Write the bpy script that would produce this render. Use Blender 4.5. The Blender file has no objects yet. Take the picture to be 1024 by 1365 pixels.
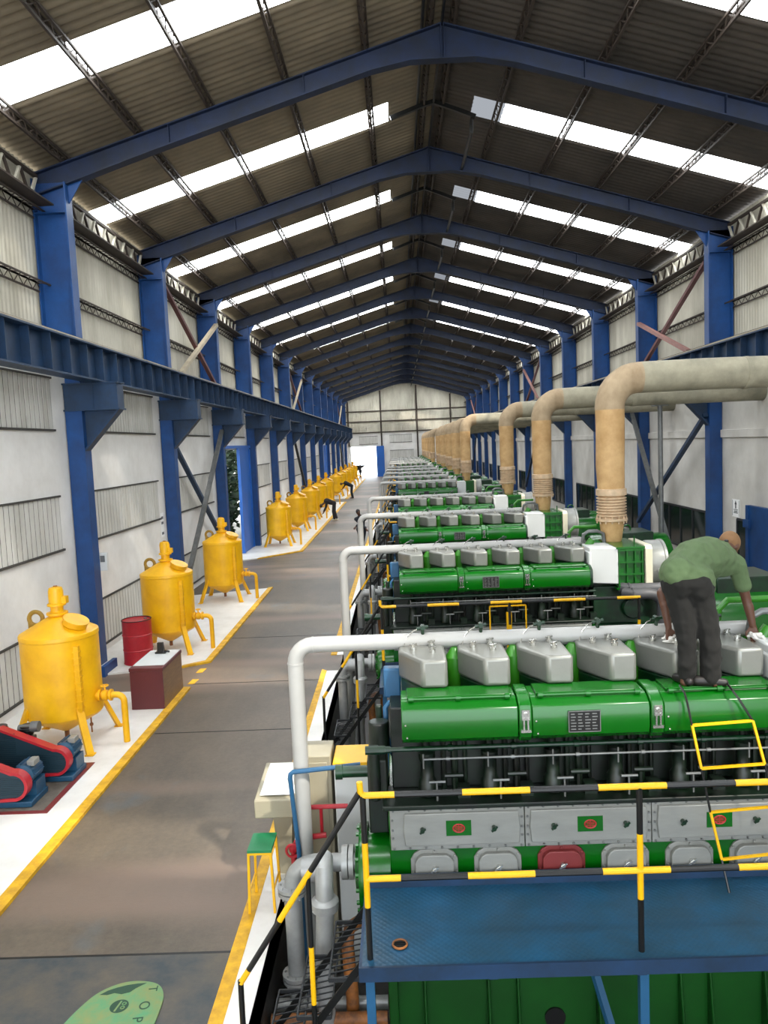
import bpy, bmesh, math, random
from mathutils import Vector, Matrix, Quaternion
random.seed(7)
PI = math.pi
SC = bpy.context.scene
COL = SC.collection

# ------------------------------------------------------------------ camera
cam_d = bpy.data.cameras.new('camera'); cam = bpy.data.objects.new('camera', cam_d); COL.objects.link(cam)
cam_d.sensor_fit = 'AUTO'; cam_d.sensor_width = 36.0
cam_d.lens = 1026.7 / 1365 * 36.0
cam_d.clip_start = 0.05; cam_d.clip_end = 500
Rv = Vector((0.99890074, 0.01742646, -0.0435159)); Uv = Vector((0.04179977, 0.08901157, 0.99515311)); Fv = Vector((-0.02121541, 0.99587813, -0.0881853))
Mx = Matrix((Rv, Uv, -Fv)).transposed().to_4x4(); Mx.translation = Vector((0, 0, 4.2))
cam.matrix_world = Mx
SC.camera = cam

# ------------------------------------------------------------------ light
W = bpy.data.worlds.new('sky'); SC.world = W; W.use_nodes = True
bg = W.node_tree.nodes['Background']; bg.inputs[0].default_value = (0.86, 0.93, 1.0, 1); bg.inputs[1].default_value = 5.0
sun_d = bpy.data.lights.new('sun', 'SUN'); sun = bpy.data.objects.new('sun', sun_d); COL.objects.link(sun)
sun_d.energy = 19.0; sun_d.angle = math.radians(1.5); sun_d.color = (1.0, 0.94, 0.84)
SUN_FROM = Vector((0.50, -0.56, 0.86))
sun.rotation_euler = SUN_FROM.to_track_quat('Z', 'Y').to_euler(); sun.location = (8, 0, 30)
SKYLIGHT = 18.5      # glow of the translucent roof sheets under a bright sky
SC.view_settings.view_transform = 'Standard'; SC.view_settings.look = 'None'
SC.view_settings.gamma = 1.0; SC.view_settings.use_curve_mapping = False
SC.view_settings.exposure = 0.0

# ------------------------------------------------------------------ materials
def lin(c):
    return tuple((x/12.92 if x <= 0.04045 else ((x+0.055)/1.055)**2.4) for x in c)
def hexc(h):
    return lin(tuple(int(h[i:i+2], 16)/255 for i in (0, 2, 4)))
MATS = {}
def mat(name, h, rough=0.5, metal=0.0, var=0.0, vscale=3.0, h2=None, bump=0.0, bscale=40.0, coat=0.0, stretch=(1, 1, 1), sharp=False, trans=0.0):
    m = bpy.data.materials.new(name); m.use_nodes = True; MATS[name] = m
    nt = m.node_tree; N = nt.nodes; L = nt.links; b = N['Principled BSDF']
    c = hexc(h)
    b.inputs['Base Color'].default_value = (*c, 1); b.inputs['Roughness'].default_value = rough
    b.inputs['Metallic'].default_value = metal; b.inputs['Coat Weight'].default_value = coat
    if trans: b.inputs['Transmission Weight'].default_value = trans
    tc = N.new('ShaderNodeTexCoord'); mp = N.new('ShaderNodeMapping'); mp.inputs['Scale'].default_value = stretch
    L.new(tc.outputs['Object'], mp.inputs[0])
    if var > 0 or h2:
        c2 = hexc(h2) if h2 else tuple(x*(1-var) for x in c)
        n = N.new('ShaderNodeTexNoise'); n.inputs['Scale'].default_value = vscale; n.inputs['Detail'].default_value = 6; n.inputs['Roughness'].default_value = 0.65
        r = N.new('ShaderNodeValToRGB'); r.color_ramp.elements[0].position = 0.47 if sharp else 0.36; r.color_ramp.elements[1].position = 0.56 if sharp else 0.68
        r.color_ramp.elements[0].color = (*c2, 1); r.color_ramp.elements[1].color = (*c, 1)
        L.new(mp.outputs[0], n.inputs['Vector']); L.new(n.outputs['Fac'], r.inputs[0]); L.new(r.outputs[0], b.inputs['Base Color'])
    if bump:
        n2 = N.new('ShaderNodeTexNoise'); n2.inputs['Scale'].default_value = bscale; n2.inputs['Detail'].default_value = 4
        bp = N.new('ShaderNodeBump'); bp.inputs['Strength'].default_value = bump; bp.inputs['Distance'].default_value = 0.01
        L.new(mp.outputs[0], n2.inputs['Vector']); L.new(n2.outputs['Fac'], bp.inputs['Height']); L.new(bp.outputs[0], b.inputs['Normal'])
    return m
green = mat('green_enamel', '03590a', 0.25, var=0.12, vscale=2.5, coat=0.15, bump=0.06, bscale=9)
dgreen = mat('oily_green_enamel', '08361a', 0.35, var=0.6, vscale=6, coat=0.1)
shadegreen = mat('shaded_black_green_casting', '0a1f10', 0.4, var=0.6, vscale=5, h2='070a07')  # recess shade around the fuel pumps put into a near-black green
bgreen = mat('shaded_green_base_paint', '0a4a10', 0.4, var=0.3, vscale=2)  # darker copy of the engine green, carrying the shade below the deck
lgreen = mat('fresh_green_enamel', '2f7c14', 0.3, var=0.15)
silver = mat('aluminium_paint', '858680', 0.34, 0.45, var=0.1, vscale=5, bump=0.05, bscale=60)
silver2 = mat('brushed_panel', '93948f', 0.42, 0.25, var=0.14, vscale=3, stretch=(1, 4, 4))
chrome = mat('bright_steel', 'c9c9c4', 0.22, 0.9)
steel = mat('grey_steel', '7b7d7c', 0.45, 0.5, var=0.3, vscale=6)
pipegrey = mat('galvanised_pipe', 'a7a8a6', 0.4, 0.35, var=0.2, vscale=6)
whitepipe = mat('white_pipe_paint', 'abaaa6', 0.35, var=0.06, vscale=4)
rust = mat('rusty_orange_pipe', 'a9682c', 0.6, var=0.4, vscale=7, h2='5f3a20')
dark = mat('black_oily_steel', '1c1d1c', 0.4, 0.3, var=0.4, vscale=8)
black = mat('black_paint', '141414', 0.35)
rubber = mat('dark_rubber_hose', '4b4b4d', 0.5, var=0.15)
yellow = mat('yellow_paint', 'f2b705', 0.4, var=0.1, vscale=5)
tankyellow = mat('yellow_tank_enamel', 'f8bd0a', 0.38, var=0.12, vscale=2.2, h2='e3a507', bump=0.05, bscale=6)
lineyellow = mat('yellow_floor_line', 'e9b410', 0.6, var=0.2, vscale=6, h2='b98a18', bump=0.1)
red = mat('red_paint', 'b3202c', 0.4, var=0.2, vscale=6)
dred = mat('dark_red_laminate', '5e2429', 0.4, var=0.1)
maroon = mat('dull_red_paint', '7a2c2c', 0.45, var=0.2)
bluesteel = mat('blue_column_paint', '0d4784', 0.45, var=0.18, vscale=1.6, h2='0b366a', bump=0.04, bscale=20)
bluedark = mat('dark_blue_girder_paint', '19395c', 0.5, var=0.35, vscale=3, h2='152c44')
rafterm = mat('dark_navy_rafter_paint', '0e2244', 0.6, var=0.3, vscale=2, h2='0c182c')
bluedoor = mat('blue_door_paint', '1d62ba', 0.45, var=0.12, vscale=2)
bluepipe = mat('blue_pipe_paint', '26597f', 0.4, var=0.15)
guardmesh = mat('dark_teal_guard_mesh', '16303c', 0.5)
motorblue = mat('blue_motor_paint', '1c4a68', 0.4, var=0.3, vscale=8)
plaster = mat('white_wall_plaster', 'eceae6', 0.85, var=0.06, vscale=0.7, h2='d8d5cf', bump=0.08, bscale=14)
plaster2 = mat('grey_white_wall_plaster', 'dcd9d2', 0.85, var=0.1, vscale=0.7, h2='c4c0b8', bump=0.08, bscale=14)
cladding = mat('weathered_cladding_sheet', 'cdc8b8', 0.6, var=0.15, vscale=0.9, h2='aaa493', stretch=(1, 1, 0.3))
louvre = mat('whitewashed_louvre', 'd4d2cc', 0.7, var=0.15, vscale=2, h2='b9b6ad', stretch=(1, 1, 0.3))
louvregap = mat('dark_louvre_gap', '45423d', 0.8, var=0.2)  # dark tone for the slat gaps and panel edges
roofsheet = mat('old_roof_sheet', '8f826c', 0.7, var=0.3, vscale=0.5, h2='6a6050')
roofdark = mat('shaded_roof_sheet', '564e46', 0.75, var=0.3, vscale=0.5, h2='3b3631')  # right slope: its shade is put into a darker sheet colour
purlinm = mat('brown_primer_lattice', '3d3229', 0.7, var=0.3, vscale=5)
brownbar = mat('brown_red_brace', '5e2e2b', 0.6, var=0.2)
creambar = mat('cream_brace', 'b3a58c', 0.6, var=0.2)
pinkbar = mat('faded_pink_brace', '9a6f66', 0.6, var=0.2)
beige = mat('beige_cabinet_paint', '9d957e', 0.5, var=0.08)
ivory = mat('ivory_metal', 'd2ccb4', 0.45, var=0.08)
white = mat('white_paint', 'cfd1cf', 0.5, var=0.03)
paper = mat('paper', 'f0f0ee', 0.8)
whitefloor = mat('white_floor_paint', 'e9e7e2', 0.42, var=0.05, vscale=1.5, h2='d8d5ce')
wood = mat('brown_wood_veneer', '8a6a4c', 0.5, var=0.25, vscale=5, stretch=(1, 1, 6))
exh = mat('exhaust_lagging', 'b9a384', 0.75, var=0.3, vscale=2.2, h2='8f795c', bump=0.25, bscale=12, stretch=(1, 1, 0.6))
exhhot = mat('heat_tinted_lagging', 'd0ab78', 0.7, var=0.3, vscale=2.4, h2='b08a58', bump=0.2, bscale=14)
exhgrey = mat('grey_header_lagging', 'a8a18a', 0.75, var=0.3, vscale=1.6, h2='7e7a68', bump=0.25, bscale=10)
bellow = mat('bellows_steel', 'dcbf9c', 0.5, 0.15, var=0.3, vscale=8)
glassdark = mat('dark_window_glass', '1c2624', 0.12)
frame_dark = mat('dark_window_frame', '26282a', 0.5)
skin = mat('brown_skin', '5b3a2a', 0.5, var=0.1)
shirt_g = mat('green_tshirt_cloth', '566a46', 0.9, var=0.15, vscale=5, bump=0.3, bscale=18)
trouser = mat('charcoal_trouser_cloth', '161512', 0.95, var=0.2, vscale=5, bump=0.3, bscale=16)
shoe = mat('dark_shoe_leather', '1a1614', 0.5)
capm = mat('brown_cap_cloth', '84603e', 0.8, var=0.2)
darkcloth = mat('dark_work_clothes', '231f22', 0.9, var=0.2)
navy = mat('navy_work_clothes', '22262e', 0.9, var=0.2)
rag = mat('white_cotton_rag', 'e2dfd8', 0.9, var=0.1)
leaf = mat('tree_leaves', '2c4a22', 0.6, var=0.4, vscale=3, h2='162a12')
barkm = mat('tree_bark', '4a3a2a', 0.9, var=0.3)
outdoor = mat('pale_outdoor_concrete', 'cfccc4', 0.9, var=0.1)
greensheet = mat('worn_green_sheet_paint', '4f8f63', 0.6, var=0.25, vscale=7, h2='7c8650')
darkgreenpaint = mat('dark_green_stencil', '17402a', 0.6)
seatgreen = mat('green_stool_top_paint', '1c7a4c', 0.5)
pitm = mat('oily_pit_concrete', '3a3835', 0.6, var=0.4, vscale=2, h2='22201e')
matm = mat('dirty_grey_steel_plate', '6a6258', 0.7, var=0.35, vscale=4, h2='4a443c')
treadm = mat('dark_wire_tread', '2c2e30', 0.5, 0.3)
ventm = mat('dirty_yellow_vent', 'a8842a', 0.55, var=0.3)
brass = mat('dull_brass', '9a8550', 0.4, 0.6)

def floor_mat():
    m = bpy.data.materials.new('worn_concrete_floor'); m.use_nodes = True
    nt = m.node_tree; N = nt.nodes; L = nt.links; b = N['Principled BSDF']
    tc = N.new('ShaderNodeTexCoord')
    def noise(scale, sx=(1, 1, 1), det=6):
        mp = N.new('ShaderNodeMapping'); mp.inputs['Scale'].default_value = sx; L.new(tc.outputs['Object'], mp.inputs[0])
        n = N.new('ShaderNodeTexNoise'); n.inputs['Scale'].default_value = scale; n.inputs['Detail'].default_value = det; n.inputs['Roughness'].default_value = 0.7
        L.new(mp.outputs[0], n.inputs['Vector']); return n.outputs['Fac']
    def ramp(f, a, c0, bb, c1):
        r = N.new('ShaderNodeValToRGB'); r.color_ramp.elements[0].position = a; r.color_ramp.elements[1].position = bb
        r.color_ramp.elements[0].color = (*c0, 1); r.color_ramp.elements[1].color = (*c1, 1); L.new(f, r.inputs[0]); return r.outputs[0]
    def mixc(f, a, c, mode='MIX'):
        x = N.new('ShaderNodeMix'); x.data_type = 'RGBA'; x.blend_type = mode
        if isinstance(f, float): x.inputs[0].default_value = f
        else: L.new(f, x.inputs[0])
        for s, i in ((a, 6), (c, 7)):
            if isinstance(s, tuple): x.inputs[i].default_value = (*s, 1)
            else: L.new(s, x.inputs[i])
        return x.outputs[2]
    base = ramp(noise(0.9, (0.8, 0.35, 1)), 0.35, hexc('50483d'), 0.68, hexc('6d6152'))
    fine = ramp(noise(14), 0.3, (0.72, 0.72, 0.72), 0.7, (1, 1, 1))
    c = mixc(1.0, base, fine, 'MULTIPLY')
    warm = ramp(noise(0.25, (0.2, 1, 1), 3), 0.5, (0, 0, 0), 0.62, (1, 1, 1))
    c = mixc(warm, c, hexc('7d6a5c'))
    bl = ramp(noise(0.45, (1, 0.9, 1), 4), 0.6, (0, 0, 0), 0.72, (0.6, 0.6, 0.6))
    c = mixc(bl, c, hexc('4a5c66'))
    L.new(c, b.inputs['Base Color'])
    b.inputs['Roughness'].default_value = 0.48
    bp = N.new('ShaderNodeBump'); bp.inputs['Strength'].default_value = 0.15; bp.inputs['Distance'].default_value = 0.01
    L.new(noise(30), bp.inputs['Height']); L.new(bp.outputs[0], b.inputs['Normal'])
    return m
floorm = floor_mat()
def plate_mat(name, h, h2):
    m = mat(name, h, 0.42, 0.0, var=0.3, vscale=2.2, h2=h2)
    nt = m.node_tree; N = nt.nodes; L = nt.links; b = N['Principled BSDF']
    tc = N.new('ShaderNodeTexCoord'); mp = N.new('ShaderNodeMapping'); mp.inputs['Rotation'].default_value = (0, 0, PI/4); mp.inputs['Scale'].default_value = (28, 28, 28)
    v = N.new('ShaderNodeTexVoronoi'); v.inputs['Randomness'].default_value = 0.0; v.inputs['Scale'].default_value = 1
    bp = N.new('ShaderNodeBump'); bp.inputs['Strength'].default_value = 0.5; bp.inputs['Distance'].default_value = 0.006
    L.new(tc.outputs['Object'], mp.inputs[0]); L.new(mp.outputs[0], v.inputs['Vector']); L.new(v.outputs['Distance'], bp.inputs['Height']); L.new(bp.outputs[0], b.inputs['Normal'])
    return m
deckm = plate_mat('blue_tread_plate', '124e70', '173c50')
def glow_mat(name, strength, through, col):
    m = bpy.data.materials.new(name); m.use_nodes = True; nt = m.node_tree; N = nt.nodes; L = nt.links
    N.remove(N['Principled BSDF']); out = N['Material Output']
    e = N.new('ShaderNodeEmission'); e.inputs[0].default_value = (*col, 1); e.inputs[1].default_value = strength
    t = N.new('ShaderNodeBsdfTransparent'); t.inputs[0].default_value = (1, 1, 1, 1)
    mx = N.new('ShaderNodeMixShader'); mx.inputs[0].default_value = through
    L.new(e.outputs[0], mx.inputs[1]); L.new(t.outputs[0], mx.inputs[2]); L.new(mx.outputs[0], out.inputs[0])
    return m
skym = glow_mat('translucent_roof_sheet', SKYLIGHT, 0.25, (0.93, 0.97, 1.0))
skyl = glow_mat('sun_damped_roof_sheet', SKYLIGHT, 0.07, (0.93, 0.97, 1.0))  # left strips made less clear to keep sun patches off the left wall
hazem = glow_mat('dirty_translucent_sheet', 0.22, 0.05, (0.85, 0.9, 1.0))

# ------------------------------------------------------------------ mesh helpers
class MB:
    def __init__(s): s.v = []; s.f = []; s.mi = []; s.cur = 0
    def add(s, vs, fs):
        o = len(s.v); s.v += [tuple(p) for p in vs]; s.f += [tuple(i+o for i in f) for f in fs]; s.mi += [s.cur]*len(fs); return s
    def box(s, x0, x1, y0, y1, z0, z1):
        return s.add([(x0,y0,z0),(x1,y0,z0),(x1,y1,z0),(x0,y1,z0),(x0,y0,z1),(x1,y0,z1),(x1,y1,z1),(x0,y1,z1)],
                     [(3,2,1,0),(4,5,6,7),(0,1,5,4),(1,2,6,5),(2,3,7,6),(3,0,4,7)])
    def prism(s, poly, a, b, axis='z'):
        n = len(poly)
        ar = sum(poly[i][0]*poly[(i+1) % n][1]-poly[(i+1) % n][0]*poly[i][1] for i in range(n))
        if (ar < 0) != (axis == 'y'): poly = poly[::-1]
        def P(u, v, w):
            return (u, v, w) if axis == 'z' else ((u, w, v) if axis == 'y' else (w, u, v))
        vs = [P(u, v, a) for u, v in poly]+[P(u, v, b) for u, v in poly]
        fs = [tuple(range(n))[::-1], tuple(range(n, 2*n))]+[(i, (i+1) % n, n+(i+1) % n, n+i) for i in range(n)]
        return s.add(vs, fs)
    def cyl(s, p0, p1, r0, r1=None, n=16, caps=True):
        r1 = r0 if r1 is None else r1
        p0 = Vector(p0); p1 = Vector(p1); d = (p1-p0).normalized()
        a = d.orthogonal().normalized(); b = d.cross(a)
        vs = []
        for p, r in ((p0, r0), (p1, r1)):
            vs += [p+a*(r*math.cos(2*PI*i/n))+b*(r*math.sin(2*PI*i/n)) for i in range(n)]
        fs = [(i, (i+1) % n, n+(i+1) % n, n+i) for i in range(n)]
        if caps: fs += [tuple(range(n))[::-1], tuple(range(n, 2*n))]
        return s.add(vs, fs)
    def tube(s, pts, r, n=12, caps=True):
        pts = [Vector(p) for p in pts]; m = len(pts); rr = r if isinstance(r, (list, tuple)) else [r]*m
        t = [(pts[min(i+1, m-1)]-pts[max(i-1, 0)]).normalized() for i in range(m)]
        a = t[0].orthogonal().normalized(); vs = []
        for i in range(m):
            if i: a = (t[i-1].rotation_difference(t[i]) @ a); a = (a-t[i]*a.dot(t[i])).normalized()
            b = t[i].cross(a)
            vs += [pts[i]+a*(rr[i]*math.cos(2*PI*k/n))+b*(rr[i]*math.sin(2*PI*k/n)) for k in range(n)]
        fs = [(i*n+k, i*n+(k+1) % n, (i+1)*n+(k+1) % n, (i+1)*n+k) for i in range(m-1) for k in range(n)]
        if caps: fs += [tuple(range(n))[::-1], tuple(range((m-1)*n, m*n))]
        return s.add(vs, fs)
    def lathe(s, prof, c=(0, 0, 0), n=24, axis='z'):
        vs = []; m = len(prof)
        for r, h in prof:
            for k in range(n):
                u, v = r*math.cos(2*PI*k/n), r*math.sin(2*PI*k/n)
                p = (u, v, h) if axis == 'z' else ((h, u, v) if axis == 'x' else (v, h, u))
                vs.append((p[0]+c[0], p[1]+c[1], p[2]+c[2]))
        fs = [(i*n+k, i*n+(k+1) % n, (i+1)*n+(k+1) % n, (i+1)*n+k) for i in range(m-1) for k in range(n)]
        if prof[0][0] > 1e-6: fs.append(tuple(range(n))[::-1])
        if prof[-1][0] > 1e-6: fs.append(tuple(range((m-1)*n, m*n)))
        return s.add(vs, fs)
    def torus(s, c, R, r, axis='z', n=24, k=10):
        pr = []
        vs = []; fs = []
        for i in range(n):
            A = 2*PI*i/n
            for j in range(k):
                B = 2*PI*j/k; q = R+r*math.cos(B); p = (q*math.cos(A), q*math.sin(A), r*math.sin(B))
                p = p if axis == 'z' else ((p[2], p[0], p[1]) if axis == 'x' else (p[1], p[2], p[0]))
                vs.append((p[0]+c[0], p[1]+c[1], p[2]+c[2]))
        fs = [(i*k+j, ((i+1) % n)*k+j, ((i+1) % n)*k+(j+1) % k, i*k+(j+1) % k) for i in range(n) for j in range(k)]
        return s.add(vs, fs)
    def ball(s, c, r, n=10):
        sc = r if isinstance(r, (tuple, list)) else (r, r, r)
        m = n//2+1; vs = [(c[0], c[1], c[2]-sc[2])]
        for i in range(1, m):
            th = PI*i/m
            for k in range(n): vs.append((c[0]+sc[0]*math.sin(th)*math.cos(2*PI*k/n), c[1]+sc[1]*math.sin(th)*math.sin(2*PI*k/n), c[2]-sc[2]*math.cos(th)))
        vs.append((c[0], c[1], c[2]+sc[2])); fs = []
        for k in range(n): fs.append((0, 1+(k+1) % n, 1+k))
        for i in range(m-2):
            for k in range(n): fs.append((1+i*n+k, 1+i*n+(k+1) % n, 1+(i+1)*n+(k+1) % n, 1+(i+1)*n+k))
        o = 1+(m-2)*n; t = len(vs)-1
        for k in range(n): fs.append((o+k, o+(k+1) % n, t))
        return s.add(vs, fs)
    def bar(s, p0, p1, w, h=None):
        h = w if h is None else h
        p0 = Vector(p0); p1 = Vector(p1); d = (p1-p0).normalized()
        up = Vector((0, 0, 1)) if abs(d.z) < 0.95 else Vector((0, 1, 0))
        a = d.cross(up).normalized()*(w/2); b = a.cross(d).normalized()*(h/2)
        vs = [p+q for p in (p0, p1) for q in (-a-b, a-b, a+b, -a+b)]
        return s.add(vs, [(3,2,1,0),(4,5,6,7),(0,1,5,4),(1,2,6,5),(2,3,7,6),(3,0,4,7)])
    def build(s, name, mats, parent=None, bevel=0.0, seg=2, sharp=35, flat=False):
        me = bpy.data.meshes.new(name); me.from_pydata(s.v, [], s.f); 
        if not isinstance(mats, (list, tuple)): mats = [mats]
        for m in mats: me.materials.append(m)
        for p, i in zip(me.polygons, s.mi): p.material_index = i
        bm = bmesh.new(); bm.from_mesh(me); bmesh.ops.recalc_face_normals(bm, faces=bm.faces); bm.to_mesh(me); bm.free()
        if not flat:
            me.polygons.foreach_set('use_smooth', [True]*len(me.polygons)); me.set_sharp_from_angle(angle=math.radians(sharp))
        o = bpy.data.objects.new(name, me); COL.objects.link(o)
        if parent: o.parent = parent
        if bevel:
            b = o.modifiers.new('bevel', 'BEVEL'); b.width = bevel; b.segments = seg; b.limit_method = 'ANGLE'; b.angle_limit = math.radians(40); b.harden_normals = False
        return o
def tag(o, label, cat, group=None, kind=None):
    o['label'] = label; o['category'] = cat
    if group: o['group'] = group
    if kind: o['kind'] = kind
    return o
def thing(name, loc, label, cat, group=None):
    o = bpy.data.objects.new(name, None); COL.objects.link(o); o.location = loc; o.empty_display_size = 0.1
    return tag(o, label, cat, group)
def struct(o, label, cat):
    return tag(o, label, cat, None, 'structure')
def copy_tree(o, parent=None, depth=3):
    c = o.copy(); COL.objects.link(c)
    if parent: c.parent = parent
    if depth > 1:
        for ch in list(o.children):
            if ch.get('__c'): continue
            copy_tree(ch, c, depth-1)
    return c
def arc(c, r, a0, a1, n, plane='xz'):
    out = []
    for i in range(n+1):
        a = a0+(a1-a0)*i/n; u, v = r*math.cos(a), r*math.sin(a)
        out.append((c[0]+u, c[1], c[2]+v) if plane == 'xz' else ((c[0]+u, c[1]+v, c[2]) if plane == 'xy' else (c[0], c[1]+u, c[2]+v)))
    return out
def bands(mb, p0, p1, r, lens, first=0, n=10):
    """a round rail painted in yellow (0) and black (1) lengths"""
    p0 = Vector(p0); p1 = Vector(p1); d = p1-p0; T = d.length; d.normalize(); t = 0; i = 0; c = first
    while t < T-1e-4:
        l = lens[min(i, len(lens)-1)]; e = min(T, t+l); mb.cur = c; mb.cyl(p0+d*t, p0+d*e, r, n=n, caps=True); t = e; c = 1-c; i += 1
    return mb
ORD = ['first', 'second', 'third', 'fourth', 'fifth', 'sixth', 'seventh', 'eighth', 'ninth', 'tenth', 'eleventh', 'twelfth', 'thirteenth', 'fourteenth', 'fifteenth', 'sixteenth', 'seventeenth', 'eighteenth']

# ------------------------------------------------------------------ building
XM = 1.15; ZR = 11.91; SL = 0.295; HW = 7.9
FY = [15.13+6*i for i in range(14)]          # portal frames in view
YEND = 99.13; YB = -9.0
def zroof(x): return ZR-SL*abs(x-XM)
XL = -6.45; XR = 8.75                        # plaster faces

# floor, pit, strips
b = MB(); b.box(-6.6, -1.27, YB, YEND, -0.3, 0.0); b.box(4.0, 8.9, YB, YEND, -0.3, 0.0)
struct(b.build('floor', floorm), 'worn brown grey concrete aisle floor beside the engines', 'floor')
b = MB(); b.box(-1.27, 4.0, YB, YEND, -1.2, -0.9); b.box(-1.29, -1.27, YB, YEND, -0.9, -0.001); b.box(4.0, 4.02, YB, YEND, -0.9, -0.001)
struct(b.build('floor_pit', pitm), 'dark oily pit floor under the engines and pipes', 'pit')
Z0 = 0.035
def strip(n, poly_w, poly_y, lab):
    b = MB(); b.prism(poly_w, 0.0, Z0); o = b.build('trim_%d' % n, whitefloor); struct(o, lab, 'floor strip')
    b = MB(); b.prism(poly_y, 0.0, Z0+0.004); b.build('yellow_edge', lineyellow, o)
strip(1, [(XL, -3), (-3.98, -3), (-4.0, 13.2), (XL, 13.2)], [(-3.98, -3), (-3.84, -3), (-3.87, 13.35), (-4.0, 13.35)], 'white painted kerb strip under the nearest yellow tank and compressors')
strip(2, [(XL, 14.2), (-4.4, 14.72), (-4.03, 15.05), (-4.08, 22.8), (XL, 22.0)], [(-4.40, 14.66), (-3.90, 14.98), (-3.95, 22.95), (-4.08, 22.9), (-4.03, 15.05), (-4.41, 14.76)], 'white painted kerb strip under the second and third yellow tanks')
strip(3, [(XL, 28.6), (-5.5, 29.3), (-4.15, 31.0), (-4.12, 57), (XL, 57)], [(-5.55, 29.15), (-4.0, 30.85), (-3.96, 57), (-4.12, 57), (-4.15, 31.0), (-5.5, 29.4)], 'white painted kerb strip beyond the blue side door')
strip(4, [(XL, 60.5), (-4.3, 60.5), (-4.25, 94), (XL, 94)], [(-4.3, 60.3), (-4.08, 60.3), (-4.08, 94), (-4.25, 94)], 'white painted kerb strip farthest along the left wall')
b = MB(); b.prism([(-1.42, -3), (-1.27, -3), (-1.27, 14.1), (-1.50, 14.1)], 0.0, 0.012); b.prism([(-1.40, 15.2), (-1.27, 15.2), (-1.27, 94), (-1.40, 94)], 0, 0.012)
o = struct(b.build('trim_5', whitefloor), 'white painted floor margin along the pit edge by the engines', 'floor strip')
b = MB(); b.prism([(-1.55, -3), (-1.42, -3), (-1.50, 14.1), (-1.60, 14.2)], 0.0, 0.016); b.prism([(-1.52, 15.2), (-1.40, 15.2), (-1.40, 94), (-1.52, 94)], 0, 0.016); b.build('yellow_edge', lineyellow, o)
b = MB()
for (x, y) in ((-3.93, 13.75), (-3.96, 14.45)): b.prism([(x-0.07, y-0.14), (x+0.05, y-0.14), (x+0.07, y+0.14), (x-0.05, y+0.14)], 0, 0.006)
struct(b.build('trim_6', lineyellow), 'two short yellow dashes painted on the floor past the desk', 'floor marking')
# plate seam across the aisle
b = MB(); b.box(-3.84, -1.55, 6.09, 6.115, 0, 0.004); b.box(-3.84, -1.55, 11.2, 11.22, 0, 0.004); b.box(-3.9, -1.55, 13.6, 13.62, 0, 0.004); b.box(-3.9, -1.55, 16.9, 16.92, 0, 0.004)
struct(b.build('trim_7', dark), 'thin dark joints running across the aisle floor', 'floor joint')

steelplate = mat('mottled_steel_floor_plate', '5a5247', 0.5, 0.1, var=0.4, vscale=2.2, h2='323b40', bump=0.1, bscale=25)
b = MB(); b.prism([(-3.83, -3), (-1.56, -3), (-1.56, 6.09), (-3.84, 6.09)], 0, 0.003)
struct(b.build('trim_8', steelplate), 'mottled steel plate floor at the near end of the aisle', 'floor plate')
b = MB(); b.box(XL, -5.75, 14.25, 14.33, 0.0, 0.2); b.box(-5.83, -5.75, 14.33, 14.9, 0.0, 0.2)
struct(b.build('trim_9', bluesteel), 'low blue kerb board on the floor before the red drum', 'kerb')
# corrugated sheets
def corr_sheet(mb, p00, p01, p10, p11, n, amp, nrm, pitch_pts=4):
    """rows run from side 0 to side 1; corrugation counted along 00->01"""
    p00, p01, p10, p11 = map(Vector, (p00, p01, p10, p11)); nrm = Vector(nrm); vs = []
    N = n*pitch_pts
    for i in range(N+1):
        t = i/N; off = nrm*(amp*math.sin(2*PI*i/pitch_pts))
        vs += [p00.lerp(p01, t)+off, p10.lerp(p11, t)+off]
    mb.add(vs, [(2*i, 2*i+2, 2*i+3, 2*i+1) for i in range(N)])
def zs(x): return zroof(x)+0.24
XE = (XM-8.15, XM+8.15)
SKY_L = list(range(-3, 14)); SKY_R = list(range(-3, 14))
b = MB()
y = YB
for i in range(-5, 14):
    f = 15.13+6*i; y0 = f+2.95; y1 = f+3.95
    segs = [(max(YB, f-2.05), y0, None)] if y0 > YB else []
    for side, lst in ((0, SKY_L), (1, SKY_R)):
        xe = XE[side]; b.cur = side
        for (ya, yb) in ((f-2.05, y0),):
            ya = max(ya, YB)
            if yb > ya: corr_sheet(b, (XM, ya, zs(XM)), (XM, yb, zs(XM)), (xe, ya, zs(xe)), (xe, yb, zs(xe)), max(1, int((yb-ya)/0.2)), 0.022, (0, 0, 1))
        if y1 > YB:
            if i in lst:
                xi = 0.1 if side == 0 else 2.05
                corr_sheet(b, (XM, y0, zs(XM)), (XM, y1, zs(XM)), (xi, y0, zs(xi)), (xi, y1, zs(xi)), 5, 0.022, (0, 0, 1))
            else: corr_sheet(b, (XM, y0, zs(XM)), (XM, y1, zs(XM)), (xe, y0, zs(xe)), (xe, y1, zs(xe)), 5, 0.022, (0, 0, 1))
for side in (0, 1):
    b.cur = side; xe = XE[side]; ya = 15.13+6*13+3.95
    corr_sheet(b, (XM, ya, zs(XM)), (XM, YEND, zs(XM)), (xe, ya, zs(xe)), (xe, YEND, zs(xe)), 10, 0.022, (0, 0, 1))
b.box(XM-0.3, XM+0.3, YB, YEND, zs(XM)+0.03, zs(XM)+0.06)
struct(b.build('ceiling', [roofsheet, roofdark], sharp=80), 'brown grey corrugated sheet roof above the hall', 'roof')
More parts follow.
